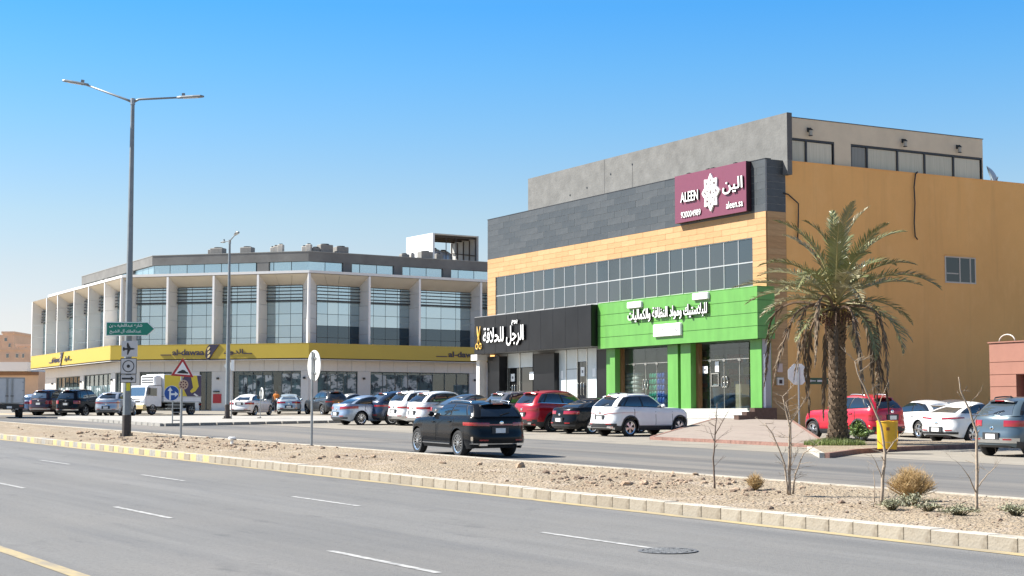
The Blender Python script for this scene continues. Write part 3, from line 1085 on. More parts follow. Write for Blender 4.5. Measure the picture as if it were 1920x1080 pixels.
MB().lathe([(.3, 0), (.42, 1.05), (.45, 1.06), (.45, 1.14)], 12).build('bin_body', M('dark_blue_plastic', (.05, .09, .13), .5), t, smooth=30)
MB().lathe([(.4, 1.14), (.36, 1.2)], 12).build('bin_lid', M('dark_blue_plastic_b', (.06, .1, .14), .5), t)
mb = MB()
for k in range(4):
    z = GFZ + .5 + k * .62
    mb.box(-12.6, -.6, 4.6, 5.2, z, z + .05)
sh = mb.build('shop_shelf', M('shelf', (.28, .28, .28), .5), rb)
mb = MB()
rr = random.Random(3)
for k in range(4):
    x = -12.5
    while x < -.8:
        w_ = rr.uniform(.15, .5)
        mb.cm = rr.randrange(4)
        mb.box(x, x + w_ - .03, 4.6, 5.0, GFZ + .552 + k * .62, GFZ + .552 + k * .62 + rr.uniform(.2, .48))
        x += w_
stuff(mb.build('shelf_goods', [M('goods_%d' % i, c, .5) for i, c in enumerate([(.4, .4, .42), (.12, .25, .4), (.4, .12, .1), (.35, .33, .12)])], rb))
# barber shop front
pil(1000, 1039, -.32, .3, BLKP, name='clad_column')
pil(914, 936, -.55, .3, BLKP, name='clad_column')
pil(1120, 1137, -.42, .3, BLKP, name='clad_column')


def film(px0, px1, z0, z1, y=.02):
    a, b = FR.px(px0, y), FR.px(px1, y)
    MB().box(a + .01, b - .01, y - .012, y + .012, z0, z1).build('film_panel', WHP, rb)


film(937, 952, 2.75, 3.6); film(953, 975, 2.75, 3.6); film(976, 999, 2.75, 3.6)
film(1041, 1062, GFZ, 3.6); film(1063, 1083, GFZ, 2.5); film(1063, 1083, 2.53, 3.6); film(1102, 1119, GFZ, 3.6); film(1084, 1101, 2.9, 3.6)
for e in ([937, 952, 975, 999], [1084, 1093, 1101]):
    for p, q in zip(e, e[1:]):
        a, b = FR.px(p, .06), FR.px(q, .06)
        MB().box(a + .012, b - .012, .054, .066, GFZ + .01, 2.72 if e[0] < 1000 else 2.88).build('shop_pane', glass_mat('black_glass', (.01, .01, .011), .06, .02), rb)
for p in (952, 975, 1062, 1083, 1101):
    a = FR.px(p, .0)
    fo = MB().box(a - .025, a + .025, -.03, .03, GFZ, 3.6).build('glass_mullion', STEEL, rb)
for c0 in (964, 1082, 1093):
    h = MB()
    for dx_ in (-.14, .14):
        c = FR.px(c0, -.04) + dx_
        h.tube([(c, -.05, 1.05), (c, -.09, 1.1), (c, -.09, 1.7), (c, -.05, 1.75)], .022, 6)
    h.build('door_handle', STEEL, fo, smooth=True)
paper(944, 949, 1.95, 2.4, .03); paper(958, 965, 1.95, 2.4, .03); paper(993, 1000.5, 2.0, 2.45, -.33, False); paper(1089, 1096, 2.1, 2.6, .03); paper(1111, 1117, 2.05, 2.5, .0, False); paper(1052, 1056, 2.0, 2.45, .0, False)
MB().box(-27.15, -26.35, -1.2, -.3, 3.25, 3.6).box(-27.0, -26.6, -.9, -.4, -.6, 3.25).build('end_pillar', M('white_render', (.62, .6, .57), .8, var=.08), rb)
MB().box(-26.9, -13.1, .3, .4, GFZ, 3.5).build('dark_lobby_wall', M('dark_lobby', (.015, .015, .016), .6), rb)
MB().box(XL + .03, -26.3, -.02, .3, -.6, 3.6).build('corner_wall', OCHRE, rb)
# satellite dish behind the roof storey
dp = FR.w(-2.0, 16.6, 11.15)
t = thing('satellite_dish', 'pale satellite dish standing on the roof behind the parapet', 'satellite dish', dp, 0)
t.scale = (.8, .8, .85)
MB().tube([(0, 0, 0), (0, 0, 1.5)], .05, 8).build('mast', GALV, t)
m = MB()
m.grid(lambda u, v: (.9 * v * math.cos(u * 2 * math.pi), .35 * v * v - .35, .9 * v * math.sin(u * 2 * math.pi)), 24, 5)
d_ = m.build('dish', M('dish_paint', (.36, .44, .50), .5), t, smooth=True)
d_.location = (0, -.1, 1.45)
d_.rotation_euler = (R(-20), 0, R(75))
MB().tube([(0, -.1, .6), (.2, -.8, 1.5)], .03, 6).build('feed_arm', GALV, t)

# ------------------------------------------------------------------ pink pavement in front of the shops and the palm planter
k1, k2 = gp(1224, 819, .12), gp(1549, 834, .12)
b1, b2 = FR.w(2.6, -.9, -.25), FR.w(FR.px(1345, -1.98), -1.98, -.17)


def pave(u, v):
    a = k1.lerp(k2, u)
    b = b2.lerp(b1, u)
    p = a.lerp(b, v)
    return p


mb = MB()
mb.grid(lambda u, v: pave(u, v), 12, 8, flip=False)
pv = struct(mb.build('pavement', A_paver, smooth=True))
mb = MB()
for q in range(12):
    for (u0, v0, u1, v1) in ((q / 12, 0, (q + 1) / 12, 0), (1, q / 12, 1, (q + 1) / 12), (0, q / 12, 0, (q + 1) / 12)):
        a, b = pave(u0, v0), pave(u1, v1)
        d = (b - a).normalized()
        n_ = Vector((d.y, -d.x, 0)) * .13
        if u0 == 0 and u1 == 0: n_ = -n_
        e = d * .006
        vs = []
        for p in (a + e, b - e):
            for oo in (n_, Vector((0, 0, 0))):
                vs += [(p.x + oo.x, p.y + oo.y, gz(p.x, p.y) - .05), (p.x + oo.x, p.y + oo.y, p.z + .012)]
        mb.add(vs, [(0, 1, 5, 4), (1, 3, 7, 5), (2, 6, 7, 3), (0, 2, 3, 1), (4, 5, 7, 6)])
mb.build('pavement_kerb', K_brn, pv, fix=True)
pl = [gp(1522, 846), gp(1546, 859), gp(1600, 851), gp(1690, 846), gp(1825, 841), gp(1830, 833), gp(1700, 834), gp(1560, 836)]
io = struct(MB().slab([(p.x, p.y) for p in pl], lambda x, y: gz(x, y) - .03, lambda x, y: gz(x, y) + .13).build('planter_island', A_soil, fix=True))
mb = MB()
for i in range(5):
    a, b = pl[i], pl[i + 1]
    d = (b - a).normalized()
    nrm = Vector((d.y, -d.x, 0)) * .15
    n_ = max(1, round((b - a).length / .8))
    mb.cm = 0 if i < 1 else 1
    for k in range(n_):
        q0, q1 = a.lerp(b, (k + .01) / n_), a.lerp(b, (k + .99) / n_)
        mb.slab([(q0.x + nrm.x, q0.y + nrm.y), (q1.x + nrm.x, q1.y + nrm.y), (q1.x, q1.y), (q0.x, q0.y)], lambda x, y: gz(x, y) - .03, lambda x, y: gz(x, y) + .155)
mb.build('planter_kerb', [K_conc, K_brn], io, fix=True)

# ------------------------------------------------------------------ pharmacy building on the left: three faces
WP = [M('white_panel_a', (.60, .59, .57), .45, var=.04), M('white_panel_b', (.57, .565, .55), .45, var=.04)]
FINM = M('fin_panel', (.68, .67, .65), .4, var=.05, scale=.8)
WEDGE = M('white_edge', (.74, .74, .73), .4)
SOFF = M('soffit_panel', (.62, .58, .51), .55, var=.05, scale=.6)
YELP = M('yellow_fascia', (.42, .31, .035), .35, var=.04, scale=.5)
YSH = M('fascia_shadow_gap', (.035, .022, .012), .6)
NAVY = M('navy_lettering', (.022, .018, .045), .45)
LOUV = M('louvre_dark', (.035, .04, .045), .5)
MUL = M('mullion', (.06, .085, .095), .5)
DGST = M('dark_grey_stucco', (.13, .128, .122), .92, var=.2, scale=.8, bump=.4, bscale=12)
BG = [glass_mat('teal_glass_%d' % i, c, r_, .02, gl=(.74, .90, .97)) for i, (c, r_) in enumerate([((.15, .225, .25), .46), ((.17, .24, .265), .42), ((.13, .205, .23), .50)])]
REFLG = [glass_mat('dark_reflection_glass_%d' % i, c, .10, .02, gl=(.6, .75, .85)) for i, c in enumerate([(.008, .022, .036), (.01, .027, .042)])]  # navy tint paints a dark reflection into the lower panes of the right face
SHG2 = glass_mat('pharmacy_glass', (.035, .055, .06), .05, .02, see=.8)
PA, PB = Vector((-34.4, 137.06, 0)), Vector((-16.76, 132, 0))
fl = Frame(PA, math.atan2(-.87202, .48947))          # left face, x runs from the far end (negative) to the corner
fm = Frame(PA, math.atan2(-5.06, 17.64))             # middle face
fr_ = Frame(PB, math.atan2(.5496, .8354))            # right face
LM = (PB - PA).length
pb = thing('pharmacy_building', 'white finned commercial building with yellow fascia and grey set back top floor', 'building', (0, 0, 0), 0)


class FMB(MB):
    """mesh in a face's own frame, written out in the building's frame"""

    def __init__(s, f):
        super().__init__()
        s.fr = f

    def build(s, name, mats, parent=None, smooth=False, fix=False):
        s.v = [tuple(s.fr.w(*p)) for p in s.v]
        return super().build(name, mats, parent or pb, smooth, fix)


def pc(name, me, f, x, y, z): return link(name, me, pb, f.w(x, y, z), (0, 0, f.ang))


cachep = {}


def pane(f, x0, x1, z0, z1, y, mats, name='window_pane', th=.012, g=.02):
    m = random.choice(mats)
    k = (name, round(x1 - x0, 2), round(z1 - z0, 2), id(m))
    if k not in cachep: cachep[k] = MB().box(-(x1 - x0) / 2 + g, (x1 - x0) / 2 - g, -th / 2, th / 2, -(z1 - z0) / 2 + g, (z1 - z0) / 2 - g).mesh(name, m)
    o = pc(name, cachep[k], f, (x0 + x1) / 2, y, (z0 + z1) / 2)
    o.rotation_euler[0] = random.uniform(-.004, .004)
    o.rotation_euler[2] += random.uniform(-.004, .004)
    return o


YF, YG = 1.0, 2.7
Z1, Z2, ZT = 5.9, 10.9, 12.02


def corner2(fa, fb, y, y2=None):          # plan point where two faces set back by y meet
    p, q = fa.o + fa.y * y, fb.o + fb.y * (y if y2 is None else y2)
    d, e = fa.x, fb.x
    den = d.x * e.y - d.y * e.x
    t = ((q.x - p.x) * e.y - (q.y - p.y) * e.x) / den
    return p + d * t


def lx(f, P): return (P - f.o).dot(f.x)


XR = 21.0
XLF = -29.9
cA, cB = corner2(fl, fm, YF), corner2(fm, fr_, YF)
gA, gB = corner2(fl, fm, YF + 1.15, YG), corner2(fm, fr_, YG)
spans = []
pier = (fl.px(221, YF + 1.15), fm.px(255, 2.7), fm.px(566, 2.7), fr_.px(593, 2.7))
spans.append((fl, [fl.px(p, YF) for p in (57.8, 84.5, 105, 136, 163, 193)] + [lx(fl, cA)], lx(fl, cA), lx(fl, gA), 2))
spans.append((fm, [lx(fm, cA)] + [fm.px(p, YF) for p in (311.5, 398, 481.5)] + [lx(fm, cB)], lx(fm, cB), lx(fm, gB), 3))
spans.append((fr_, [lx(fr_, cB)] + [fr_.px(p, YF) for p in (692, 786.5, 902)] + [19.5], 19.5, 19.5, 4))
LZ = [Z1 - .25, 6.5, 7.5, 8.5, 9.5, Z2]
for f, fins, xe, ge, ncol in spans:
    YG = YF + 1.15 if f is fl else 2.7
    for i, x in enumerate(fins):
        corner = (f is fm and i in (0, len(fins) - 1)) or (f is fr_ and i == 0)
        if f is fm and i in (0, len(fins) - 1):
            continue
        if f is fr_ and i == 0:
            continue
        if f is fl and i == len(fins) - 1: continue
        n_ = 5
        for k in range(n_):
            za, zb_ = lerp(Z1 - .3, ZT - .3, k / n_), lerp(Z1 - .3, ZT - .3, (k + 1) / n_)
            pane(f, 0, .18, za, zb_, 0, [FINM]) if False else None
            FMB(f).box(x - .085, x + .085, YF + .02, YG + .1, za + .012, zb_ - .012).build('fin_panel', FINM)
        FMB(f).box(x - .095, x + .095, YF - .02, YF + .018, Z1 - .3, ZT - .27).build('fin_edge', WEDGE)
    for a, b in zip(fins, fins[1:]):
        a2, b2_ = a + .1, b - .1
        # corner bays: follow the mitre of the set-back glass line
        if f is fl and b == fins[-1]: b2_ = pier[0]
        if f is fm and a == fins[0]: a2 = pier[1]
        if f is fm and b == fins[-1]: b2_ = pier[2]
        if f is fr_ and a == fins[0]: a2 = pier[3]
        nn = ncol
        w_ = (b2_ - a2) / nn
        for c in range(nn):
            for za, zb_ in zip(LZ, LZ[1:]):
                pane(f, a2 + c * w_, a2 + (c + 1) * w_, za, zb_, YG, REFLG if f is fr_ and zb_ < 7.6 else BG)
        m = FMB(f)
        for c in range(nn + 1): m.box(a2 + c * w_ - .03, a2 + c * w_ + .03, YG + .01, YG + .12, Z1 - .3, Z2)
        for z in LZ: m.box(a2, b2_, YG + .013, YG + .117, z - .03, z + .03)
        m.build('mullion_frame', MUL)
        for k in range(5):
            z = 9.55 + k * .29
            FMB(f).box(a2 + .02, b2_ - .02, YG - .22, YG - .1, z, z + (.06 if k else .13)).build('louvre_slat', LOUV)
        # sloping soffit of the bay, in panels
        npn = max(2, round((b - a) / 1.5))
        for c in range(npn):
            p0, p1 = lerp(a, b, c / npn), lerp(a, b, (c + 1) / npn)
            q0, q1 = lerp(a2, b2_, c / npn), lerp(a2, b2_, (c + 1) / npn)
            m = FMB(f)
            e = .012
            m.add([(p0 + e, YF + .02, ZT - .28), (p1 - e, YF + .02, ZT - .28), (q1 - e, YG + .08, Z2 + .02), (q0 + e, YG + .08, Z2 + .02)], [(0, 1, 2, 3)])
            m.add([(p0 + e, YF + .02, ZT - .24), (p1 - e, YF + .02, ZT - .24), (q1 - e, YG + .08, Z2 + .06), (q0 + e, YG + .08, Z2 + .06)], [(3, 2, 1, 0)])
            m.build('soffit_panel', SOFF)
# corner piers where two faces meet: solid wedges clad in panels, with a white arris
for cP, pts in ((cA, [fl.w(pier[0], YF + 1.2, 0), fm.w(pier[1], 2.75, 0)]), (cB, [fm.w(pier[2], 2.75, 0), fr_.w(pier[3], 2.75, 0)])):
    mid_ = (pts[0] + pts[1]) / 2
    back = mid_ + (mid_ - cP) * .25
    e = (mid_ - cP).normalized()
    c0 = cP + e * .04
    for k in range(5):
        za, zb_ = lerp(Z1 - .3, ZT - .3, k / 5) + .012, lerp(Z1 - .3, ZT - .3, (k + 1) / 5) - .012
        MB().slab([(q.x, q.y) for q in (c0, pts[1], back, pts[0])], za, zb_).build('fin_panel', FINM, pb, fix=True)
    n_ = Vector((-e.y, e.x, 0)) * .13
    MB().slab([(q.x, q.y) for q in (cP - e * .03 + n_ * .6, cP - e * .03 - n_ * .6, cP + e * .10 - n_, cP + e * .10 + n_)], Z1 - .3, ZT - .27).build('fin_edge', WEDGE, pb, fix=True)


def inset(y, xl=XLF, xr=XR):
    return [fl.w(xl, y, 0), corner2(fl, fm, y), corner2(fm, fr_, y), fr_.w(xr, y, 0)]


def ring(y0, y1, z0, z1, xl=XLF, xr=XR):
    a, b = inset(y0, xl, xr), inset(y1, xl, xr)

    m = MB()
    pts = a + b[::-1]
    m.slab([(p.x, p.y) for p in pts], z0, z1)
    return m


ring(YF - .03, 4.5, ZT - .22, ZT, -27.3).build('roof_edge', M('roof_edge_white', (.66, .66, .65), .4), pb, fix=True)
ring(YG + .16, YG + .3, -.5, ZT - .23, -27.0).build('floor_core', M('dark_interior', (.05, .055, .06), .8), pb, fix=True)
ring(4.3, 20, ZT - .2, ZT + .02, -27.2).build('roof', DGST, pb, fix=True)
# yellow fascia ring with a dark shadow gap below
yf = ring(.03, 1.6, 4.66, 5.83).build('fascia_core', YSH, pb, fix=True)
for f, x0, x1, n_ in ((fl, XLF, -.0, 8), (fm, 0, LM, 5), (fr_, 0, XR, 6)):
    for k in range(n_):
        a, b = lerp(x0, x1, k / n_), lerp(x0, x1, (k + 1) / n_)
        FMB(f).box(a + (.0 if k else -.0), b - (.003 if k < n_ - 1 else 0), 0, .028, 4.66, 5.86).build('yellow_panel', YELP)
ring(-.01, .6, 5.862, 5.89).build('fascia_cap', M('fascia_cap_yellow', (.5, .36, .06), .5), pb, fix=True)
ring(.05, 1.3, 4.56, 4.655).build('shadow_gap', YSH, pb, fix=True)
ring(.02, .2, 4.53, 4.558).build('fascia_trim', WEDGE, pb, fix=True)


def brand(f, p0, p1, scale=1.0):
    """al-dawaa | emblem | Arabic wordmark, on the yellow band of one face"""
    y = 0
    a, b = f.px(p0, y), f.px(p1, y)
    w_ = b - a
    X = lambda t: a + w_ * t
    z = 5.22
    o = []
    m = text('al-dawaa', w_ * .35, .5, .08, .02, X(.305), y - .002, z)
    m.fr = f
    m.v = [tuple(f.w(*p)) for p in m.v]
    m.build('lettering', NAVY, pb)
    m = text(shape('الدواء'), w_ * .21, .52, .08, .02, X(.80), y - .002, z - .02)
    m.v = [tuple(f.w(*p)) for p in m.v]
    m.build('lettering', NAVY, pb)
    FMB(f).box(X(0), X(.115), y - .07, y - .002, z - .24, z - .17).build('lettering_bar', NAVY)
    FMB(f).box(X(.91), X(1), y - .07, y - .002, z - .18, z - .11).build('lettering_bar', NAVY)
    # emblem: leaning wing shape with pale leaf cut-outs
    cx_, s_ = X(.55), w_ * .085
    po = [(-.45, -.62), (-.1, -.62), (.35, -.1), (1.15, .66), (-.1, .66), (-.42, .42), (-.62, .05), (-.62, -.35)]
    FMB(f).prism([(cx_ + q[0] * s_, z + q[1] * .97) for q in po], y - .08, y - .002).build('emblem', NAVY, fix=True)
    lv = M('emblem_leaf', (.62, .5, .25), .5)
    for ox, oz in ((-.22, .3), (-.2, -.02), (-.18, -.34)):
        q = [(-.16, -.16), (.02, -.13), (.2, .1), (.12, .16), (-.1, .06)]
        FMB(f).prism([(cx_ + (ox + p[0] * 1.1) * s_, z + oz + p[1]) for p in q], y - .095, y - .082).build('emblem_leaf', lv, fix=True)


brand(fm, 301, 472)
brand(fl, 92, 134)
brand(fr_, 818, 985)
# ground floor: white panels, display windows
YW = 1.25
ZB = .3
cW, cW2 = corner2(fl, fm, YW), corner2(fm, fr_, YW)


def wallrun(f, x0, x1, opens, zh=3.62, zsill=ZB + .02):
    """panels, and glazed openings given as (x0, x1, ncols, kind)"""
    e = [x0] + [q for o in opens for q in o[:2]] + [x1]
    for i in range(0, len(e), 2):
        a, b = e[i], e[i + 1]
        if b - a < .05: continue
        n_ = max(1, round((b - a) / 1.6))
        for k in range(n_):
            FMB(f).box(lerp(a, b, k / n_) + .008, lerp(a, b, (k + 1) / n_) - .008, YW, YW + .3, ZB - .9, zh).build('wall_panel', random.choice(WP))
    n_ = round((x1 - x0) / 1.35)
    for k in range(n_):
        FMB(f).box(lerp(x0, x1, k / n_) + .01, lerp(x0, x1, (k + 1) / n_) - .01, YW - .01, YW + .3, zh + .012, 4.56).build('wall_panel', random.choice(WP))
    for a, b, nco, kind in opens:
        w_ = (b - a) / nco
        for c in range(nco):
            pane(f, a + c * w_, b if c == nco - 1 else a + (c + 1) * w_, zsill, zh - .02, YW + .18, [SHG2], 'display_pane', g=.015)
        m = FMB(f)
        for c in range(nco + 1): m.box(a + c * w_ - .03, a + c * w_ + .03, YW + .12, YW + .24, zsill, zh)
        m.box(a, b, YW + .122, YW + .238, zh - .07, zh - .002)
        m.box(a, b, YW + .121, YW + .239, zsill, zsill + .07)
        m.build('display_frame', MUL)
        FMB(f).box(a, b, YW - .02, YW + .3, ZB - .9, zsill).build('window_plinth', WP[1])


P_ = lambda f, p: f.px(p, YW)
wallrun(fm, lx(fm, cW), lx(fm, cW2), [(P_(fm, 262), P_(fm, 322), 4, 0), (P_(fm, 374), P_(fm, 397), 2, 1), (P_(fm, 437), P_(fm, 564), 7, 0)])
wallrun(fr_, lx(fr_, cW2), 19.5, [(P_(fr_, 596), P_(fr_, 671), 4, 0), (P_(fr_, 695), P_(fr_, 880), 8, 0)])
wallrun(fl, XLF + 1.0, lx(fl, cW), [(P_(fl, 105), P_(fl, 150), 6, 0), (P_(fl, 157), P_(fl, 208), 6, 0), (P_(fl, 216), lx(fl, cW) - .4, 2, 0)], zsill=ZB + .3)
FMB(fl).box(XLF + 1.0, lx(fl, cW) - .2, YW - .5, YW - .03, -1.0, ZB + .05).build('planter_wall', WEDGE)
# dim sales floor behind the glass with racks of goods
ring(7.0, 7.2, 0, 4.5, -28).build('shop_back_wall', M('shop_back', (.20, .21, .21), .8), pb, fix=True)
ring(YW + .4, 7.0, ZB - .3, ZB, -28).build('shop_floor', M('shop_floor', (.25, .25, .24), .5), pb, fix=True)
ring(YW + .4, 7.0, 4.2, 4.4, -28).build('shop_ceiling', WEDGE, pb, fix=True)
rr = random.Random(5)
GD = [M('rack_goods_%d' % i, c, .5) for i, c in enumerate([(.45, .47, .48), (.18, .27, .33), (.35, .2, .16), (.12, .16, .2), (.5, .48, .36)])]
m = MB()
for f, x0, x1 in ((fm, 2, 17), (fr_, 1.5, 19), (fl, -28, -2)):
    x = x0
    while x < x1:
        w_ = rr.uniform(.3, 1.1)
        y = rr.choice((2.3, 3.4, 4.6))
        for k in range(3):
            m.cm = rr.randrange(5)
            h_ = rr.uniform(.25, .6)
            q = MB().box(x, x + w_, y, y + .5, ZB + .1 + k * .75, ZB + .1 + k * .75 + h_)
            m.add([tuple(f.w(*p)) for p in q.v], q.f)
        x += w_ + rr.choice((.05, .1, .8))
stuff(m.build('shelf_goods', GD, pb))
# printed film and posters hung just behind the glass; their blotches also paint in reflections
PO = [layered('poster_and_reflection_%d' % i, (.075, .115, .125), [((.5, .54, .55), s_, (.5, 1, 1.3), 0, .5, .56, .9), ((.015, .02, .03), s_ * 1.7, (1, 1, .6), 0, .55, .6, .9), ((.10, .19, .2), s_ * .6, (1, 1, 1), 0, .55, .65, .8)], rough=.6, bump=0) for i, s_ in enumerate((.9, 1.4, .6))]
for f, p0, p1, n_, z0_, z1_ in ((fm, 446, 512, 4, .6, 3.3), (fm, 526, 563, 2, .5, 3.4), (fr_, 597, 670, 3, .5, 3.4), (fr_, 697, 812, 4, .5, 3.4), (fr_, 852, 879, 1, .4, 2.6), (fm, 266, 320, 3, .5, 3.3), (fl, 108, 148, 3, .8, 2.6), (fl, 160, 206, 3, .8, 2.6)):
    a, b = P_(f, p0), P_(f, p1)
    for k in range(n_):
        FMB(f).box(lerp(a, b, k / n_) + .03, lerp(a, b, (k + 1) / n_) - .03, YW + .155, YW + .168, z0_, z1_).build('poster_and_reflection', PO[k % 3])
# odds and ends on the wall
ex = P_(fm, 408)
FMB(fm).box(ex - .38, ex + .38, YW - .06, YW - .002, .95, 1.72).build('red_wall_panel', M('red_panel', (.38, .012, .02), .4))
FMB(fm).box(ex - .3, ex + .2, YW - .22, YW - .002, 1.86, 1.98).build('wall_hood', LOUV)
for f, ps in ((fm, (409, 571)), (fr_, (682, 890)), (fl, (100, 153, 211))):
    for p in ps:
        x = P_(f, p)
        o = FMB(f).box(x - .09, x + .09, YW - .16, YW - .012, 2.95, 3.12)
        o.box(x - .05, x + .05, YW - .2, YW - .16, 2.98, 3.08)
        o.build('wall_light', LOUV)
# set back top floor
tops = inset(4.0, -26, 22)
tA, tB = tops[1], tops[2]
MB().slab([(p.x, p.y) for p in tops + inset(4.6, -26, 22)[::-1]], 13.1, 13.92).build('top_parapet', DGST, pb, fix=True)
MB().slab([(p.x, p.y) for p in inset(3.97, -26.05, 22) + inset(4.7, -26.05, 22)[::-1]], 13.92, 13.97).build('parapet_cap', M('cap_grey', (.22, .22, .21), .6), pb, fix=True)
for f, x0, x1, n_, cols in ((fl, lx(fl, tops[0]), lx(fl, tA), 14, (0, 4, 5, 10)), (fm, lx(fm, tA), lx(fm, tB), 9, (6,)), (fr_, lx(fr_, tB), lx(fr_, tops[3]), 12, (2, 5, 8))):
    w_ = (x1 - x0) / n_
    for k in range(n_):
        a, b = x0 + k * w_, x0 + (k + 1) * w_
        if f is fm and k == 6:
            FMB(f).box(a + w_ * .1, a + w_ * .75, 4.02, 4.5, ZT, 13.1).build('stucco_pier', DGST)
            a = a + w_ * .76
        elif k in cols and f is not fm:
            FMB(f).box(a, a + w_ * .5, 4.02, 4.5, ZT, 13.1).build('stucco_pier', DGST)
            a = a + w_ * .52
        pane(f, a, b, ZT + .02, 13.09, 4.2, BG, 'strip_pane', g=.03)
ring(4.35, 4.55, ZT, 13.1, -26).build('strip_backing', MUL, pb, fix=True)
# rooftop tank enclosure: white cheek, roof deck, open steel front
TE = Frame(Vector((-7.35, 149.5, 0)), math.atan2(.5496, .8354))
te = thing('tank_enclosure', 'white open fronted rooftop enclosure sheltering steel water tanks', 'rooftop enclosure', TE.o, TE.ang)
wE = TE.px(897, 0)
zt, zb0 = 17.0, 13.0
MB().box(-.12, .1, -.0, 5.0, zb0, zt).build('cheek_wall', WEDGE, te)
MB().box(wE - .12, wE, 0, 5, zb0, zt).build('cheek_wall', M('cheek_grey', (.42, .42, .40), .6, var=.1), te)
MB().box(.1, wE - .12, 0.02, 5, zt - .12, zt - .004).build('roof_deck', M('deck_beige', (.5, .48, .42), .6), te)
for k in range(4):
    MB().box(.1, wE - .12, .3 + k * 1.3, .42 + k * 1.3, zt - .32, zt - .122).build('roof_beam', GALVD, te)
for k in range(5):
    MB().box(wE - .2, wE - .122, .3 + k * 1.1, .38 + k * 1.1, zb0, zt - .33).build('stud', GALVD, te)
MB().box(1.4, 1.46, 0.1, .16, zb0, zt - .33).build('stud', GALVD, te)
MB().box(2.5, 2.56, 0.1, .16, zb0, zt - .33).build('stud', GALVD, te)
MB().tube([(wE - .25, .2, 15.1), (wE - .25, 4.6, 15.7)], .05, 6).build('brace', GALVD, te)
TANK = M('tank_steel', (.42, .45, .48), .35, .5, var=.15)
for k, (x, y, lab) in enumerate(((1.15, 1.9, 'grey steel water tank nearest the white cheek of the rooftop enclosure'), (2.75, 2.9, 'grey steel water tank at the braced side of the rooftop enclosure'))):
    t = thing('water_tank', lab, 'water tank', TE.w(x, y, 13.2), 0, 'water tanks in the rooftop enclosure')
    MB().lathe([(.88, 0), (.92, .1), (.92, .7), (.9, .72), (.92, .74), (.92, 1.9), (.8, 2.2), (.45, 2.45), (.2, 2.5)], 24).build('tank_body', TANK, t, smooth=40)
    MB().lathe([(.25, 2.48), (.25, 2.58), (.22, 2.6)], 14).build('tank_lid', GALVD, t)
# rooftop machines on the parapet line
ACM = M('air_unit_grey', (.23, .22, .2), .7, var=.15)
ACL = M('air_unit_pale', (.46, .43, .38), .7, var=.15)
acs = [(395, 0, .35, .35, 'small drum shaped', 'in front of the lamp post'), (406, 0, .6, .45, 'wide grey', 'just left of the farther lamp post'), (461, 0, .55, .45, 'square grey', 'right of the farther lamp post'),
       (509, 1, .22, .4, 'small pale', 'leftmost of the pale pair on the roof'), (515, 1, .22, .5, 'slim pale', 'second of the pale pair on the roof'), (524, 1, .26, .6, 'taller pale', 'by itself on the roof middle'),
       (568, 1, .2, .4, 'little pale', 'near the roof bend'), (577, 1, .25, .55, 'pale upright', 'at the roof bend'), (590, 0, .4, .3, 'low grey', 'right of the roof bend'), (607, 0, .6, .6, 'bulky grey', 'first of two right of the roof bend'), (637, 0, .58, .5, 'bulky dark grey', 'second of two right of the roof bend'),
       (757, 0, .4, .22, 'low flat grey', 'left of the white rooftop enclosure'), (772, 1, .2, .32, 'narrow pale', 'against the white enclosure'), (796, 0, .6, .55, 'broad drum like grey', 'before the white enclosure wall'), (821, 0, .3, .45, 'small dark', 'under the open enclosure front')]
for px, kind, hw, h_, adj, where in acs:
    f = fm if px < 582 else fr_
    x = f.px(px, 5.6)
    t = thing('air_unit', f'{adj} rooftop air unit {where}', 'air conditioner', f.w(x, 5.6, 13.9), f.ang, 'air units along the roof')
    MB().bbox(-hw, hw, -hw * .7, hw * .7, -1.9, h_ + .25, .04).build('casing', ACL if kind else ACM, t)
    MB().lathe([(hw * .6, h_ + .25), (hw * .62, h_ + .33), (hw * .5, h_ + .33)], 12).build('fan_ring', GALVD, t)
# ------------------------------------------------------------------ far left: low shops and houses
TAN = [M('tan_house_%d' % i, c, .9, var=.1, scale=.7) for i, c in enumerate([(.60, .44, .32), (.55, .40, .30), (.62, .5, .4)])]
WIN = glass_mat('far_window', (.06, .07, .075), .15, .05)


def house(label, pxa, pxb, D, z0, z1, m, depth=10, wins=()):
    a, b = (pxa - 960) / F * D, (pxb - 960) / F * D
    t = thing('far_house', label, 'house', (0, 0, 0))
    zz = lambda py: (777 - py) * D / F
    MB().box(a, b, D, D + depth, 0, zz(z1)).build('wall', m, t)
    MB().box(a - .15, b + .15, D - .15, D + depth, zz(z1), zz(z1) + .35).build('parapet', m, t)
    for wx, wy, ww, wh in wins:
        c0, c1 = (wx - 960) / F * D, (wx + ww - 960) / F * D
        f = MB().box(c0 - .08, c1 + .08, D - .06, D - .002, zz(wy + wh) - .08, zz(wy) + .08).build('window', TAN[2], t)
        MB().box(c0, c1, D - .075, D - .062, zz(wy + wh), zz(wy)).build('pane', WIN, f)
    return t


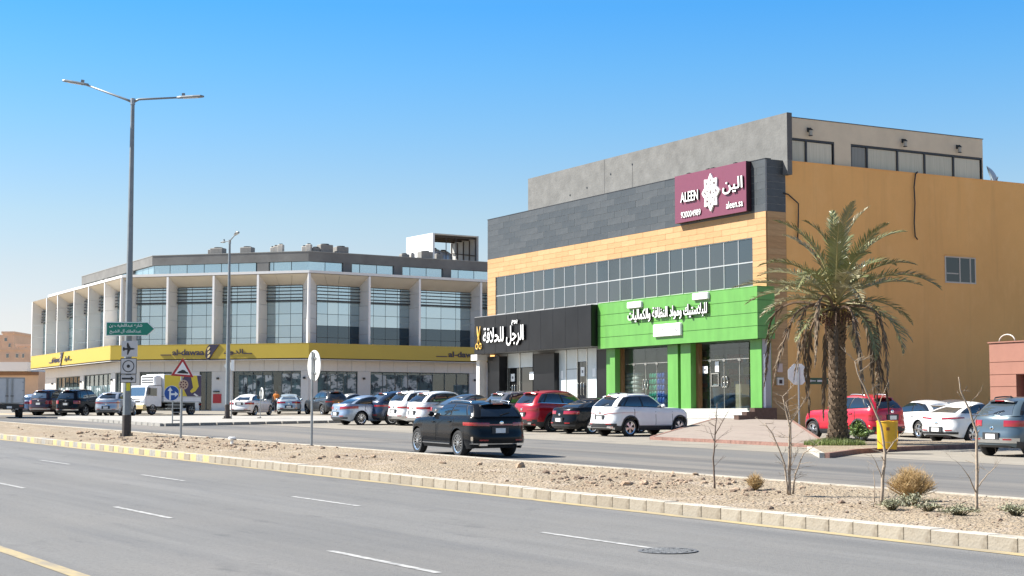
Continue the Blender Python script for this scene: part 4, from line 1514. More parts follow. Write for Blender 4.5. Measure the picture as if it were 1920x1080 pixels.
house('tall tan stair tower house beyond the low white shop', 4, 25, 250, 0, 626, TAN[0], 10, [(8, 634, 5, 6), (16, 645, 4, 6)])
house('tan far house with a stepped top at the very left edge', -20, 5, 265, 0, 632, TAN[1], 12, [(-6, 640, 4, 6)])
house('broad low tan house with parapet beyond the white shop', -60, 58, 232, 0, 657, TAN[1], 9, [(30, 664, 5, 7), (42, 664, 4, 7), (12, 664, 5, 7)])
o = house('small rooftop stair house against the white finned building', 31, 56, 240, 0, 650, TAN[0], 6, [(34, 652, 2, 3), (46, 652, 4, 3)])
t = thing('low_shop', 'low tan shop with a white fascia left of the yellow fascia', 'building', (0, 0, 0))
D = 178
X_ = lambda p: (p - 960) / F * D
Zz = lambda p: (777 - p) * D / F
MB().box(X_(-160), X_(73), D, D + 10, -.5, Zz(697)).build('wall', TAN[0], t)
MB().box(X_(-160), X_(60), D - 1.6, D + 10, Zz(696.8), Zz(680)).build('fascia', WEDGE, t)
MB().box(X_(-160), X_(74), D - .2, D - .002, Zz(704), Zz(697.5)).build('trim_band', M('brown_band', (.2, .12, .08), .8), t)
for k in range(4):
    f = MB().box(X_(-150 + k * 52), X_(-116 + k * 52), D - .08, D - .003, .6, Zz(716)).build('shop_window', MUL, t)
    MB().box(X_(-148 + k * 52), X_(-118 + k * 52), D - .1, D - .082, .7, Zz(718)).build('pane', WIN, f)
# pink building at the right edge
PK = M('pink_stucco', (.27, .125, .09), .85, var=.08, scale=1.5, bump=.3, bscale=30)
PKD = M('pink_stucco_dark', (.27, .10, .08), .85, var=.1)
FP = Frame((20.88, 70.0, 0), math.atan2(-.87202, .48947))
t = thing('pink_building', 'low pink stucco building at the right edge beside the ochre wall', 'building', FP.o, FP.ang)
dw0, dw1 = FP.px(1905, 0), FP.px(1905, 0) + 1.6
zs = [-1.6, .62, 1.2, 1.72, 2.26, 3.1]
for a, b in zip(zs, zs[1:]):
    for p, q in ((0, dw0), (dw1, 9)):
        if a >= 1.7: p, q = (0, 9) if p == 0 else (0, 0)
        if q > p: MB().box(p, q, .0, .3, a + .012, b - .012).build('wall_band', PK, t)
MB().box(.02, 9, .028, 6, -1.6, 3.48).build('wall_core', PKD, t) if False else MB().box(.03, dw0 - .01, .03, 6, -1.6, 3.06).box(dw1 + .01, 9, .03, 6, -1.6, 3.06).box(dw0 - .01, dw1 + .01, .5, 6, -1.6, 1.70).box(dw0 - .01, dw1 + .01, .031, 6, 1.70, 3.06).build('wall_core', PKD, t)
MB().box(dw0 + .1, dw1, .42, .5, -1.3, 1.6).build('door', M('dark_red_door', (.12, .04, .035), .6), t)
MB().box(-.05, 9, -.05, 6, 3.1, 3.15).build('roof_cap', PK, t)
o = MB().tube([FP.w(.5 + .45 * (1 - math.cos(k * math.pi / 8)), .1, 3.15 + .3 * math.sin(k * math.pi / 8)) for k in range(9)], .03, 6).build('hose', M('pale_hose', (.5, .45, .4), .6), smooth=True)
tag(o, 'pale looped hose lying on top of the pink wall', 'hose')

# ------------------------------------------------------------------ street furniture
LGREY = M('lamp_grey_paint', (.20, .225, .24), .5, .3, var=.15, scale=3)


def lamp(label, p, H, arms, r0, r1, rotz):
    t = thing('street_lamp', label, 'street lamp', (p.x, p.y, p.z), rotz)
    m = MB()
    n = 10
    m.lathe([(r0, 0), (lerp(r0, r1, .5), H * .5), (r1, H)], n)
    m.build('pole', LGREY, t, smooth=25)
    MB().lathe([(r0 * 1.9, 0), (r0 * 1.9, .05)], 4).lathe([(r0 * 1.06, .05), (r0 * 1.06, .85), (r0 * 1.0, .86)], n).build('base', GALVD, t)
    m = MB()
    for k in range(4):
        a = k * math.pi / 2 + .78
        m.lathe([(.03, .05), (.03, .16)], 6, (r0 * 1.45 * math.cos(a), r0 * 1.45 * math.sin(a), 0))
    stuff(m.build('anchor_bolts', GALVD, t))
    MB().tube([(0, 0, H - .15), (0, 0, H + .1)], r1 * 1.25, 10).build('collar', GALV, t)
    for (ax, az, yaw) in arms:
        c, s_ = math.cos(yaw), math.sin(yaw)
        pts = [(0, 0, H - .05), (c * .25, s_ * .25, H + .06), (c * ax, s_ * ax, H + az)]
        MB().tube(pts, [r1 * .75, r1 * .6, r1 * .45], 8).build('arm', LGREY, t, smooth=True)
        q = math.atan2(az, ax) * .55
        h = MB()
        prof = [(-.15, .06), (.0, .1), (.5, .14), (.8, .12), (.92, .03)]
        vs, fs = [], []
        for x, w_ in prof:
            th = .05 if x < .9 else .02
            for yy, zz in ((-w_, 0), (-w_ * .7, th), (w_ * .7, th), (w_, 0), (w_ * .8, -.035), (-w_ * .8, -.035)): vs.append((x, yy, zz))
        for i in range(len(prof) - 1):
            for k in range(6): fs.append((i * 6 + k, i * 6 + (k + 1) % 6, i * 6 + 6 + (k + 1) % 6, i * 6 + 6 + k))
        fs += [(5, 4, 3, 2, 1, 0), tuple(range((len(prof) - 1) * 6, len(prof) * 6))]
        h.add(vs, fs)
        h.box(.05, .16, -.04, .04, .05, .16)
        ho = h.build('lamp_head', LGREY, t, fix=True)
        ho.location = pts[-1]
        ho.rotation_euler = (0, -q, yaw)
        MB().box(.1, .7, -.09, .09, -.045, -.036).build('lens', M('lamp_lens', (.5, .52, .53), .2), ho)
    return t


pL = gp(237, 820, .17)
HL = 13.19
tl_ = lamp('tall grey double armed street lamp carrying road signs on the median', Vector((pL.x, pL.y, gz(pL.x, pL.y) + .17)), HL - .17, [(1.95, .70, R(174)), (1.92, .10, R(-6))], .165, .075, 0)
zz = lambda py, D: (777 - py) / F * D
DL = pL.y
XL_ = lambda px, D: (px - 960) / F * D
# yellow tag and number tags on the pole
b0 = pL.z + .0
MB().box(-.0, .145, -.172, -.155, zz(733, DL) - pL.z, zz(718, DL) - pL.z).build('tag_plate', M('tag_yellow', (.62, .58, .03), .5, var=.15, scale=8), tl_)
p2 = gp(426, 785, .15)
lamp('shorter grey double armed street lamp on the concrete island', Vector((p2.x, p2.y, p2.z)), 10.75, [(1.9, .22, R(-70)), (1.9, .18, R(110))], .15, .065, 0)


def board(name, label, cat, poly, mat, D, rim=None, th=.03, group=None, back=WPLATE, yoff=0):
    """flat sign cut from an outline in (px, py) surveyed at distance D"""
    cx = sum(p[0] for p in poly) / len(poly)
    cy = sum(p[1] for p in poly) / len(poly)
    X0, Z0 = XL_(cx, D), zz(cy, D)
    t = thing(name, label, cat, (X0, D + yoff, Z0), 0, group)
    q = [((p[0] - cx) / F * D, -(p[1] - cy) / F * D) for p in poly]
    MB().prism(q, 0, th).build('plate', back, t, fix=True)
    if rim:
        MB().prism(q, -.006, -.001).build('border', rim, t, fix=True)
        k = .88 if not isinstance(rim, tuple) else rim
    return t, q, (cx, cy, D)


def lay(t, c, poly, mat, y, name='mark'):
    cx, cy, D = c
    q = [((p[0] - cx) / F * D, -(p[1] - cy) / F * D) for p in poly]
    return MB().prism(q, y - .005, y).build(name, mat, t, fix=True)


DS = DL - .28
# green arrow sign with two lines of Arabic
t, q, c = board('street_name_sign', 'green arrow shaped street name sign on the tall lamp post', 'sign', [(198, 604), (276, 604), (290, 617), (276, 630), (198, 630)], SIGNG, DS, SIGNWW)
lay(t, c, [(199.6, 605.4), (275.4, 605.4), (288, 617), (275.4, 628.6), (199.6, 628.6)], SIGNG, -.008, 'face')
for s, x0, x1, z0, z1 in ((shape('شارع عبداللطيف بن'), 204, 266, 607, 616), (shape('عبدالملك آل الشيخ'), 205, 264, 617.5, 626.5)):
    k = DS / F
    text(s, (x1 - x0) * k, (z1 - z0) * k, .004, .006, ((x0 + x1) / 2 - c[0]) * k, -.013, (c[1] - (z0 + z1) / 2) * k).build('lettering', SIGNWW, t)
MB().box(-.18, .18, .03, .2, -.16, -.1).box(-.18, .18, .03, .2, .1, .16).build('bracket', GALVD, t)
# three stacked plates
t, q, c = board('airport_sign', 'square grey sign with a black aeroplane on the tall lamp post', 'sign', [(228, 639.5), (257.5, 639.5), (257.5, 669), (228, 669)], SIGNW, DS, SIGNW)
pl_ = [(230, 654), (231.5, 651), (233, 651), (233.8, 653), (238.5, 653), (237.5, 648), (238.2, 643), (240.3, 643), (242.5, 648), (245, 652.7), (250, 653), (253.5, 654.5), (250, 656), (245, 656.4), (242.5, 660), (240.5, 665.5), (238.4, 665.5), (238.6, 661), (239, 656.4), (233.8, 656.4), (233, 658.4), (231.5, 658.4)]
lay(t, c, pl_, SGK, -.008)
MB().box(-.15, .15, .03, .16, -.1, .1).build('bracket', GALVD, t)


def ringpoly(cx, cy, r0, r1, n=28):
    return [[(cx + r1 * math.cos(a), cy + r1 * math.sin(a)), (cx + r1 * math.cos(b), cy + r1 * math.sin(b)), (cx + r0 * math.cos(b), cy + r0 * math.sin(b)), (cx + r0 * math.cos(a), cy + r0 * math.sin(a))] for a, b in ((k * 2 * math.pi / n, (k + 1) * 2 * math.pi / n) for k in range(n))]


def circ(cx, cy, r, n=20, ry=None): return [(cx + r * math.cos(k * 2 * math.pi / n), cy + (ry or r) * math.sin(k * 2 * math.pi / n)) for k in range(n)]


def ringlay(t, c, cx, cy, r0, r1, mat, y, name='ring'):
    m = MB()
    for q in ringpoly(cx, cy, r0, r1): m.prism([((p[0] - c[0]) / F * c[2], -(p[1] - c[1]) / F * c[2]) for p in q], y - .005, y)
    return m.build(name, mat, t, fix=True)


t, q, c = board('ring_sign', 'square grey sign with a black ring and dot under the aeroplane sign', 'sign', [(226.5, 672), (256.8, 672), (256.8, 702), (226.5, 702)], SIGNW, DS, SGK)
lay(t, c, [(227.7, 673.2), (255.6, 673.2), (255.6, 700.8), (227.7, 700.8)], SIGNW, -.008, 'face')
ringlay(t, c, 241.4, 687, 9.6, 11.2, SGK, -.014)
lay(t, c, circ(241.4, 687, 3.1), SGK, -.014, 'dot')
MB().box(-.15, .15, .03, .16, -.1, .1).build('bracket', GALVD, t)
t, q, c = board('arrow_sign', 'grey sign with a black arrow, lowest plate on the tall lamp post', 'sign', [(226.5, 702.6), (256.4, 702.6), (256.4, 718), (226.5, 718)], SIGNW, DS, SGK)
lay(t, c, [(227.7, 703.6), (255.2, 703.6), (255.2, 716.8), (227.7, 716.8)], SIGNW, -.008, 'face')
lay(t, c, [(229.5, 708.6), (246.5, 708.6), (246.5, 706), (252.5, 710.3), (246.5, 714.6), (246.5, 712), (229.5, 712)], SGK, -.014)
MB().box(-.15, .15, .03, .16, -.06, .06).build('bracket', GALVD, t)


def post(t, x0, y0, zb, ztop, r=.035, mat=GALV, name='post', sq=False):
    m = MB()
    if sq: m.box(x0 - r, x0 + r, y0 - r, y0 + r, zb, ztop)
    else: m.tube([(x0, y0, zb), (x0, y0, ztop)], r, 10)
    o = m.build(name, mat, t, smooth=30)
    return o


# speed hump warning triangle on the median
p = gp(341, 822, .18)
D = p.y
t, q, c = board('warning_sign', 'red bordered triangular speed hump sign on a post', 'sign', [(343.3, 671), (364, 708), (321, 704.5)], SIGNR, D - .06, SIGNR)
lay(t, c, [(343, 678.5), (357.6, 703.6), (328, 701.5)], SIGNWW, -.009, 'face')
lay(t, c, [(333, 699.2), (336, 696.5), (339.5, 695.3), (342.5, 693.6), (346.5, 694.3), (349.5, 697), (353.5, 698.6), (353.8, 701.2), (333.5, 700.2)], SGK, -.015)
zc_ = zz(c[1], D - .06)
post(t, XL_(341.5, D) - XL_(c[0], D - .06), .06, gz(p.x, p.y) + .12 - zc_, .25, .042)
rp_ = lay(t, c, circ(345, 721.5, 9.2), M('tan_plate', (.5, .36, .26), .5), -.001, 'round_plate')
for k in range(9):
    a = k * math.pi / 4
    rr_ = 0 if k == 8 else 5.6
    lay(t, c, circ(345 + rr_ * math.cos(a), 721.5 + rr_ * math.sin(a), 1.55, 8), M('maroon_dot', (.09, .012, .014), .5), -.007, 'dot')
MB().box(XL_(341.5, D) - XL_(c[0], D) - .1, XL_(341.5, D) - XL_(c[0], D) + .1, -.04, .16, gz(p.x, p.y) + .12 - zc_, gz(p.x, p.y) + .2 - zc_).build('foot', GALVD, t)
# blue direction sign on a twin-legged frame on the island
p = gp(325, 794, .15)
D = p.y
t, q, c = board('blue_arrow_sign', 'round blue straight or right arrow sign on a ladder frame', 'sign', circ(323.2, 737.5, 14.2, 28), SIGNB, D - .06, SIGNWW)
lay(t, c, circ(323.2, 737.5, 13.6, 28), SIGNB, -.009, 'face')
lay(t, c, [(318.8, 750), (322, 750), (322, 741), (329.5, 741), (329.5, 744.5), (336, 739.2), (329.5, 734), (329.5, 737.6), (322, 737.6), (322, 733), (325, 733), (320.4, 726), (315.6, 733), (318.8, 733)], SIGNWW, -.015, 'arrow')
zc_ = zz(c[1], D)
zb_ = gz(p.x, p.y) + .14 - zc_
for px in (325, 342.5): post(t, XL_(px, D) - XL_(c[0], D), .05, zb_, zz(745, D) - zc_, .032)
for py in (773, 788): MB().tube([(XL_(325, D) - XL_(c[0], D), .05, zz(py, D) - zc_), (XL_(342.5, D) - XL_(c[0], D), .05, zz(py, D) - zc_)], .025, 6).build('rung', GALV, t)


def back_sign(label, px, py, rpx, base_px, base_py, yaw, zoff=.16, n=32, squash=1.0, postr=.04):
    p = gp(base_px, base_py, zoff)
    D = p.y
    r = rpx / F * D
    t = thing('round_sign', label, 'sign', (XL_(px, D), D, zz(py, D)), 0)
    m = MB().prism([(r * math.cos(k * 2 * math.pi / n), r * math.sin(k * 2 * math.pi / n)) for k in range(n)], -.012, .012)
    o = m.build('plate', WPLATE, t, fix=True)
    o.rotation_euler = (0, 0, yaw)
    o.location = (0, 0, 0)
    m = MB()
    for z in (-.3, .3): m.box(-.2, .2, .014, .05, z * r * 1.6 - .03, z * r * 1.6 + .03)
    for x in (-.05, .05): m.box(x - .014, x + .014, .05, .08, -r * .95, r * .9)
    b = m.build('bracket', GALV, t)
    b.rotation_euler = (0, 0, yaw)
    c, s_ = math.cos(yaw), math.sin(yaw)
    post(t, -s_ * .07, c * .07, gz(p.x, p.y) + zoff - .06 - zz(py, D), r * .9, postr)
    MB().box(-s_ * .12 - .12, -s_ * .12 + .12, c * .12 - .06, c * .12 + .06, gz(p.x, p.y) + zoff - .06 - zz(py, D), gz(p.x, p.y) + zoff + .04 - zz(py, D)).build('foot', GALVD, t)
    return t


back_sign('large round sign seen edge on from behind on the median', 589.5, 686, 29, 584.5, 837, R(121))
back_sign('small round sign seen edge on behind the white sedan', 491.5, 738, 11.3, 491, 784, R(116), .15, 24, postr=.03)
p = gp(433, 784, .15)
D = p.y
t = thing('diamond_sign', 'white backed diamond sign half hidden behind the shorter lamp post', 'sign', (XL_(427, D), D + .3, zz(686, D)))
k = D / F
MB().prism([(-9 * k, 0), (0, -11 * k), (9 * k, 0), (0, 11 * k)], 0, .03).build('plate', WPLATE, t, fix=True)
MB().box(5.2 * k, 11 * k, -.05, -.02, -9 * k, 11 * k).build('side_plate', SGW, t)
post(t, 6.6 * k, .04, p.z - zz(686, D), 0, .035)
# octagonal sign from behind, with small green street plates, on the pink pavement
D = 68.0
zb_ = -.80
t = thing('octagon_sign', 'octagonal sign seen from behind in front of the ochre wall', 'sign', (XL_(1495.5, D), D, zz(702, D)))
r = 20.2 / F * D
MB().prism([(r * math.cos((k + .5) * math.pi / 4), r * 1.05 * math.sin((k + .5) * math.pi / 4)) for k in range(8)], -.01, .01).build('plate', WPLATE, t, fix=True)
post(t, 0.02, -.05, zb_ - zz(702, D) - .2, .3, .04)
gpn = MB().box(.38, 1.32, .12, .14, -.42, -.15).build('street_plate', M('dark_green_plate', (.03, .07, .035), .5), t)
mk = MB()
mk.prism([(.5, -.28), (.58, -.22), (.58, -.26), (.78, -.26), (.78, -.3), (.58, -.3), (.58, -.34)], .112, .119)
mk.box(.84, 1.2, .112, .119, -.32, -.24)
mk.build('print', SIGNW, gpn, fix=True)
MB().box(.0, .4, .0, .03, -.31, -.27).build('plate_arm', GALVD, t)
# yellow litter bin on the planter kerb
p = gp(1664, 843, .14)
D = p.y
t = thing('litter_bin', 'dented yellow litter bin standing on the planter kerb', 'litter bin', (p.x, p.y, gz(p.x, p.y) + .12), R(-8))
BINY = M('bin_yellow', (.62, .34, .01), .5, var=.16, scale=6)
m = MB()
m.grid(lambda u, v: ((.30 + .03 * v) * math.cos(u * 2 * math.pi) * (1 + .03 * math.sin(u * 30 + v * 3)), (.26 + .03 * v) * math.sin(u * 2 * math.pi), .04 + v * .86 + .015 * math.sin(u * 12)), 32, 8)
m.lathe([(.28, .04), (.01, .045)], 20)
m.build('bin_body', BINY, t, smooth=40)
MB().tube([(.33 * math.cos(k * math.pi / 12), .29 * math.sin(k * math.pi / 12), .9 + .012 * math.sin(k * 1.5)) for k in range(25)], .018, 6).build('bin_rim', BINY, t, smooth=True)
MB().box(-.05, .05, -.3, -.282, .62, .72).build('bin_badge', M('bin_badge', (.2, .07, .02), .6), t)
MB().box(-.27, -.23, -.02, .02, -.02, .06).box(.23, .27, -.02, .02, -.02, .06).build('bin_foot', GALVD, t)
# capped pipe stub on the median
p = gp(435, 832, .2)
t = thing('pipe_stub', 'short white capped pipe stub on the sandy median', 'pipe', (p.x, p.y, p.z - .05))
MB().lathe([(.05, 0), (.05, .2)], 10).build('pipe', WHT, t)
MB().lathe([(.13, .2), (.13, .26), (.1, .28)], 12).build('cap', WHT, t)


# ------------------------------------------------------------------ cars
def O(p, xr, xf, w, rr, rf, br=0, bf=0, pinch=0):
    s_ = -1 if p < 0 else 1
    p = abs(p)
    if p <= .8: x, y = xr, (w - rr) * p / .8
    elif p <= 1.2:
        a = (p - .8) / .4 * math.pi / 2
        x, y = xr + rr - rr * math.cos(a), w - rr + rr * math.sin(a)
    elif p < 1.8: x, y = lerp(xr + rr, xf - rf, (p - 1.2) / .6), w
    elif p <= 2.2:
        a = (p - 1.8) / .4 * math.pi / 2
        x, y = xf - rf + rf * math.sin(a), w - rf + rf * math.cos(a)
    else: x, y = xf, (w - rf) * (3 - p) / .8
    k = (y / w) ** 2
    x += br * k * max(0, 1 - (x - xr) / .9) - bf * k * max(0, 1 - (xf - x) / 1.0)
    if pinch:
        q = (x - (xr + xf) / 2) / ((xf - xr) / 2)
        y *= 1 - pinch * abs(q) ** 3.5
    return x, y * s_


SIDE_IN = [(0, .075), (.12, .03), (.3, .006), (.5, .0), (.68, .018), (.8, .010), (.92, .035), (1, .085)]
REAR_IN = [(0, .16), (.12, .04), (.3, .0), (.45, .015), (.55, .06), (.8, .075), (.93, .10), (1, .15)]
FRONT_IN = [(0, .16), (.15, .05), (.4, .0), (.7, .02), (.88, .08), (1, .2)]


class Car:
    def __init__(s, kind, **kw):
        d = dict(L=4.6, W=1.82, H=1.66, wb=2.7, rw=.345, clr=.24, rear_clr=.34, rr=.34, rf=.42, br=.16, bf=.3, pinch=.07,
                 xw_r=None, belt=[(0, 1.06), (.1, 1.08), (.45, 1.02), (.66, .99), (.8, .95), (.93, .86), (1, .76)],
                 gr_b=.16, gr_t=.62, gf_b=1.42, gf_t=2.32, gwb=.80, gwt=.60, rcr=.03, rdrop=.06, crown=.05)
        if kind == 'sedan':
            d.update(L=4.65, W=1.80, H=1.45, wb=2.7, rw=.325, clr=.2, rear_clr=.3, rr=.36, rf=.46,
                     belt=[(0, .96), (.05, 1.0), (.2, 1.0), (.3, .985), (.6, .93), (.72, .92), (.85, .85), (1, .70)],
                     gr_b=.52, gr_t=1.22, gf_b=1.36, gf_t=2.35, gwb=.78, gwt=.56, rdrop=.10)
        d.update(kw)
        up_ = .05 if kind == 'suv' else .025
        d['belt'] = [(a, b + (.115 if kind == 'suv' else .05) * (1.15 - .35 * a)) for a, b in d['belt']]
        d['H'] += up_ * 1.25
        d['rw'] += .012
        s.__dict__.update(d)
        s.xr, s.xf = -s.L / 2, s.L / 2
        s.w = s.W / 2
        ov_f = .88 if kind == 'sedan' else .86
        s.wx = (s.xf - ov_f - s.wb, s.xf - ov_f)
        if s.xw_r: s.wx = s.xw_r
        s.Ra = s.rw + .065
        s.kind = kind

    def ztop(s, x): return stab(s.belt, (x - s.xr) / s.L)

    def zbot(s, p, x):
        a = abs(p)
        z = s.clr + (s.rear_clr - s.clr) * (1 - sm(.7, 1.2, a)) if a < 1.5 else s.clr
        for c in s.wx:
            if 1.0 < a < 2.0 and abs(x - c) < s.Ra:
                z = max(z, s.rw + math.sqrt(s.Ra ** 2 - (x - c) ** 2))
        return z

    def lo(s, p, z=None, t=None, off=0.0):
        """point of the lower shell at perimeter parameter p, by height or by fraction"""
        x, y = O(p, s.xr, s.xf, s.w, s.rr, s.rf, s.br, s.bf, s.pinch)
        e = .004
        xa, ya = O(p - e, s.xr, s.xf, s.w, s.rr, s.rf, s.br, s.bf, s.pinch)
        xb, yb = O(p + e, s.xr, s.xf, s.w, s.rr, s.rf, s.br, s.bf, s.pinch)
        tx, ty = xb - xa, yb - ya
        l = math.hypot(tx, ty) or 1
        nx, ny = -ty / l, tx / l
        zb, zt = s.zbot(p, x), s.ztop(x)
        if t is None: t = (z - zb) / (zt - zb)
        else: z = zb + (zt - zb) * t
        # profile is read against the un-arched height, so that arches cut the panel
        zb0 = s.clr
        q = max(0, min(1, (z - zb0) / (zt - zb0)))
        a = abs(p)
        wr, wf = 1 - sm(.8, 1.25, a), sm(1.78, 2.2, a)
        i = lerp(lerp(tab(SIDE_IN, q), tab(REAR_IN, q), wr), tab(FRONT_IN, q), wf)
        i -= off
        return Vector((x - nx * i, y - ny * i, z))

    def px_of(s, x):                # perimeter parameter of a side point from its x
        return 1.2 + .6 * (x - (s.xr + s.rr)) / (s.xf - s.rf - s.xr - s.rr)

    def up(s, p, v, off=0.0):
        """point of the cabin at parameter p and height fraction v"""
        xb, yb = O(p, s.xr + s.gr_b, s.xf - s.gf_b, s.gwb, .22, .3, .10, .22)
        xt, yt = O(p, s.xr + s.gr_t, s.xf - s.gf_t, s.gwt, .2, .22, .10, .12)
        zb = s.ztop(xb) - .02
        xm = (s.xr + s.gr_t + s.xf - s.gf_t) / 2
        hl = (s.xf - s.gf_t - s.xr - s.gr_t) / 2
        u = (xt - xm - .1) / hl
        zt = s.H - s.crown - s.rdrop * u * u
        b = .045 * math.sin(math.pi * min(1, v * 1.0))
        x, y, z = lerp(xb, xt, v), lerp(yb, yt, v), lerp(zb, zt, v)
        P = Vector((x, y, z))
        c = Vector(((s.xr + s.gr_b + s.xf - s.gf_b) / 2, 0, 0))
        ln = math.hypot(x - c.x, y * 1.6) or 1
        a = abs(p)
        n = Vector((0, 1 if y > 0 else -1, .35)) if 1.1 < a < 1.9 else Vector((-1 if a < 1.5 else 1, 0, .6))
        n.normalize()
        return P + n * (b + off)

    def shell(s, parent, paint):
        ps = []
        for k in range(6): ps.append(.8 * k / 6)
        for k in range(7): ps.append(.8 + .4 * k / 6)
        xs = set()
        for c in s.wx:
            for k in range(0, 13): xs.add(round(c + s.Ra * math.cos(math.pi * k / 12) * .9999, 4))
            xs.add(round(c - s.Ra - .004, 4)); xs.add(round(c + s.Ra + .004, 4))
        for k in range(1, 24): xs.add(round(lerp(s.xr + s.rr, s.xf - s.rf, k / 24), 4))
        for x in sorted(xs):
            p = s.px_of(x)
            if p > 1.203 and p < 1.797: ps.append(p)
        for k in range(7): ps.append(1.8 + .4 * k / 6)
        for k in range(1, 7): ps.append(2.2 + .8 * k / 6)
        T = [0, .1, .22, .34, .46, .56, .66, .76, .85, .92, .97, 1]
        m = MB()
        nT = len(T)
        for sg in (1, -1):
            vs = [s.lo(p * sg if p else 1e-6 * sg, t=t) for p in ps for t in T]
            fs = []
            for i in range(len(ps) - 1):
                for j in range(nT - 1):
                    a = i * nT + j
                    q = (a, a + 1, a + nT + 1, a + nT)
                    fs.append(q if sg == 1 else q[::-1])
            m.add(vs, fs)
        nb = 6
        vs = []
        for p in ps:
            A = s.lo(p if p else 1e-6, t=1)
            for k in range(-nb, nb + 1):
                f = k / nb
                vs.append((A.x, A.y * f, A.z + s.crown * .55 * (1 - f * f)))
        fs = []
        w_ = 2 * nb + 1
        for i in range(len(ps) - 1):
            for k in range(2 * nb):
                a = i * w_ + k
                fs.append((a, a + w_, a + w_ + 1, a + 1))
        m.add(vs, fs)
        # cabin and roof
        gp_ = [.8 * k / 4 for k in range(5)] + [.8 + .4 * k / 4 for k in range(1, 5)] + [1.2 + .6 * k / 14 for k in range(1, 15)] + [1.8 + .4 * k / 4 for k in range(1, 5)] + [2.2 + .8 * k / 5 for k in range(1, 6)]
        V_ = [0, .2, .4, .6, .8, .92, 1]
        for sg in (1, -1):
            vs = [s.up(p * sg if p else 1e-6 * sg, v) for p in gp_ for v in V_]
            n_ = len(V_)
            fs = []
            for i in range(len(gp_) - 1):
                for j in range(n_ - 1):
                    a = i * n_ + j
                    q = (a, a + 1, a + n_ + 1, a + n_)
                    fs.append(q if sg == 1 else q[::-1])
            m.add(vs, fs)
        vs = []
        for p in gp_:
            A = s.up(p if p else 1e-6, 1)
            for k in range(-nb, nb + 1):
                f = k / nb
                vs.append((A.x, A.y * f, A.z + s.crown * (1 - f * f)))
        fs = []
        for i in range(len(gp_) - 1):
            for k in range(2 * nb):
                a = i * w_ + k
                fs.append((a, a + w_, a + w_ + 1, a + 1))
        m.add(vs, fs)
        return m.build('body', paint, parent, smooth=38)

    def patch(s, fn, p0, p1, lo, hi, off, n=10, nv=3, th=.02):
        """a thin raised piece on a body surface between curves lo(p) and hi(p)"""
        L_ = lo if callable(lo) else (lambda p: lo)
        H_ = hi if callable(hi) else (lambda p: hi)
        m = MB()
        g = []
        for o in (off, off - th):
            g.append([[fn(lerp(p0, p1, i / n) or 1e-6, lerp(L_(lerp(p0, p1, i / n)), H_(lerp(p0, p1, i / n)), j / nv), o) for j in range(nv + 1)] for i in range(n + 1)])
        vs = [q for r in g[0] for q in r]
        k = len(vs)
        fs = []
        for i in range(n):
            for j in range(nv):
                a = i * (nv + 1) + j
                fs.append((a, a + 1, a + nv + 2, a + nv + 1))
        rim = [i * (nv + 1) for i in range(n + 1)] + [n * (nv + 1) + j for j in range(1, nv + 1)] + [i * (nv + 1) + nv for i in range(n - 1, -1, -1)] + [j for j in range(nv - 1, 0, -1)]
        back = [q for r in g[1] for q in r]
        vs += back
        for a, b in zip(rim, rim[1:] + rim[:1]): fs.append((a, b, b + k, a + k))
        m.add(vs, fs)
        return m


def wheel_meshes(rw, w_, spokes, style, dark):
    m = MB()
    h = w_ / 2
    rt = rw * .70
    m.lathe([(rt, -h * .8), (rt + .02, -h), (rw - .03, -h), (rw, -h * .6), (rw, h * .6), (rw - .03, h), (rt + .02, h), (rt, h * .8), (rt - .01, h * .45), (.02, h * .4)], 28, axis='y')
    r = MB()
    rt_ = rt
    y = h * .82
    for sg in (1,):
        for k in range(28):
            a, b = 2 * math.pi * k / 28, 2 * math.pi * (k + 1) / 28
            v = [(q * math.cos(t_), yy, q * math.sin(t_)) for t_ in (a, b) for q, yy in ((rt_ + .004, y + .012), (rt_ - .03, y), (rt_ - .03, h * .45))]
            r.add(v, [(0, 1, 4, 3), (1, 2, 5, 4)])
    for k in range(spokes):
        a = 2 * math.pi * k / spokes
        da = {'wide': .5, 'thin': .32, 'turbine': .6}[style] * math.pi / spokes
        sk = .25 if style == 'turbine' else 0
        p = lambda q, t_, yy: (q * math.cos(t_), yy, q * math.sin(t_))
        i0, o0 = .05, rt_ - .022
        v = [p(i0, a - da * 1.3, y), p(i0, a + da * 1.3, y), p(o0, a + da + sk, y - .01), p(o0, a - da + sk, y - .01), p(i0, a - da * 1.3, h * .5), p(i0, a + da * 1.3, h * .5), p(o0, a + da + sk, h * .5), p(o0, a - da + sk, h * .5)]
        r.add(v, [(0, 1, 2, 3), (0, 3, 7, 4), (1, 5, 6, 2)])
    r.lathe([(.075, y - .05), (.075, y + .008), (.03, y + .014)], 12, axis='y')
    return m.mesh('wheel', RUB, 40), r.mesh('rim', ALLOYD if dark else ALLOY, 30)


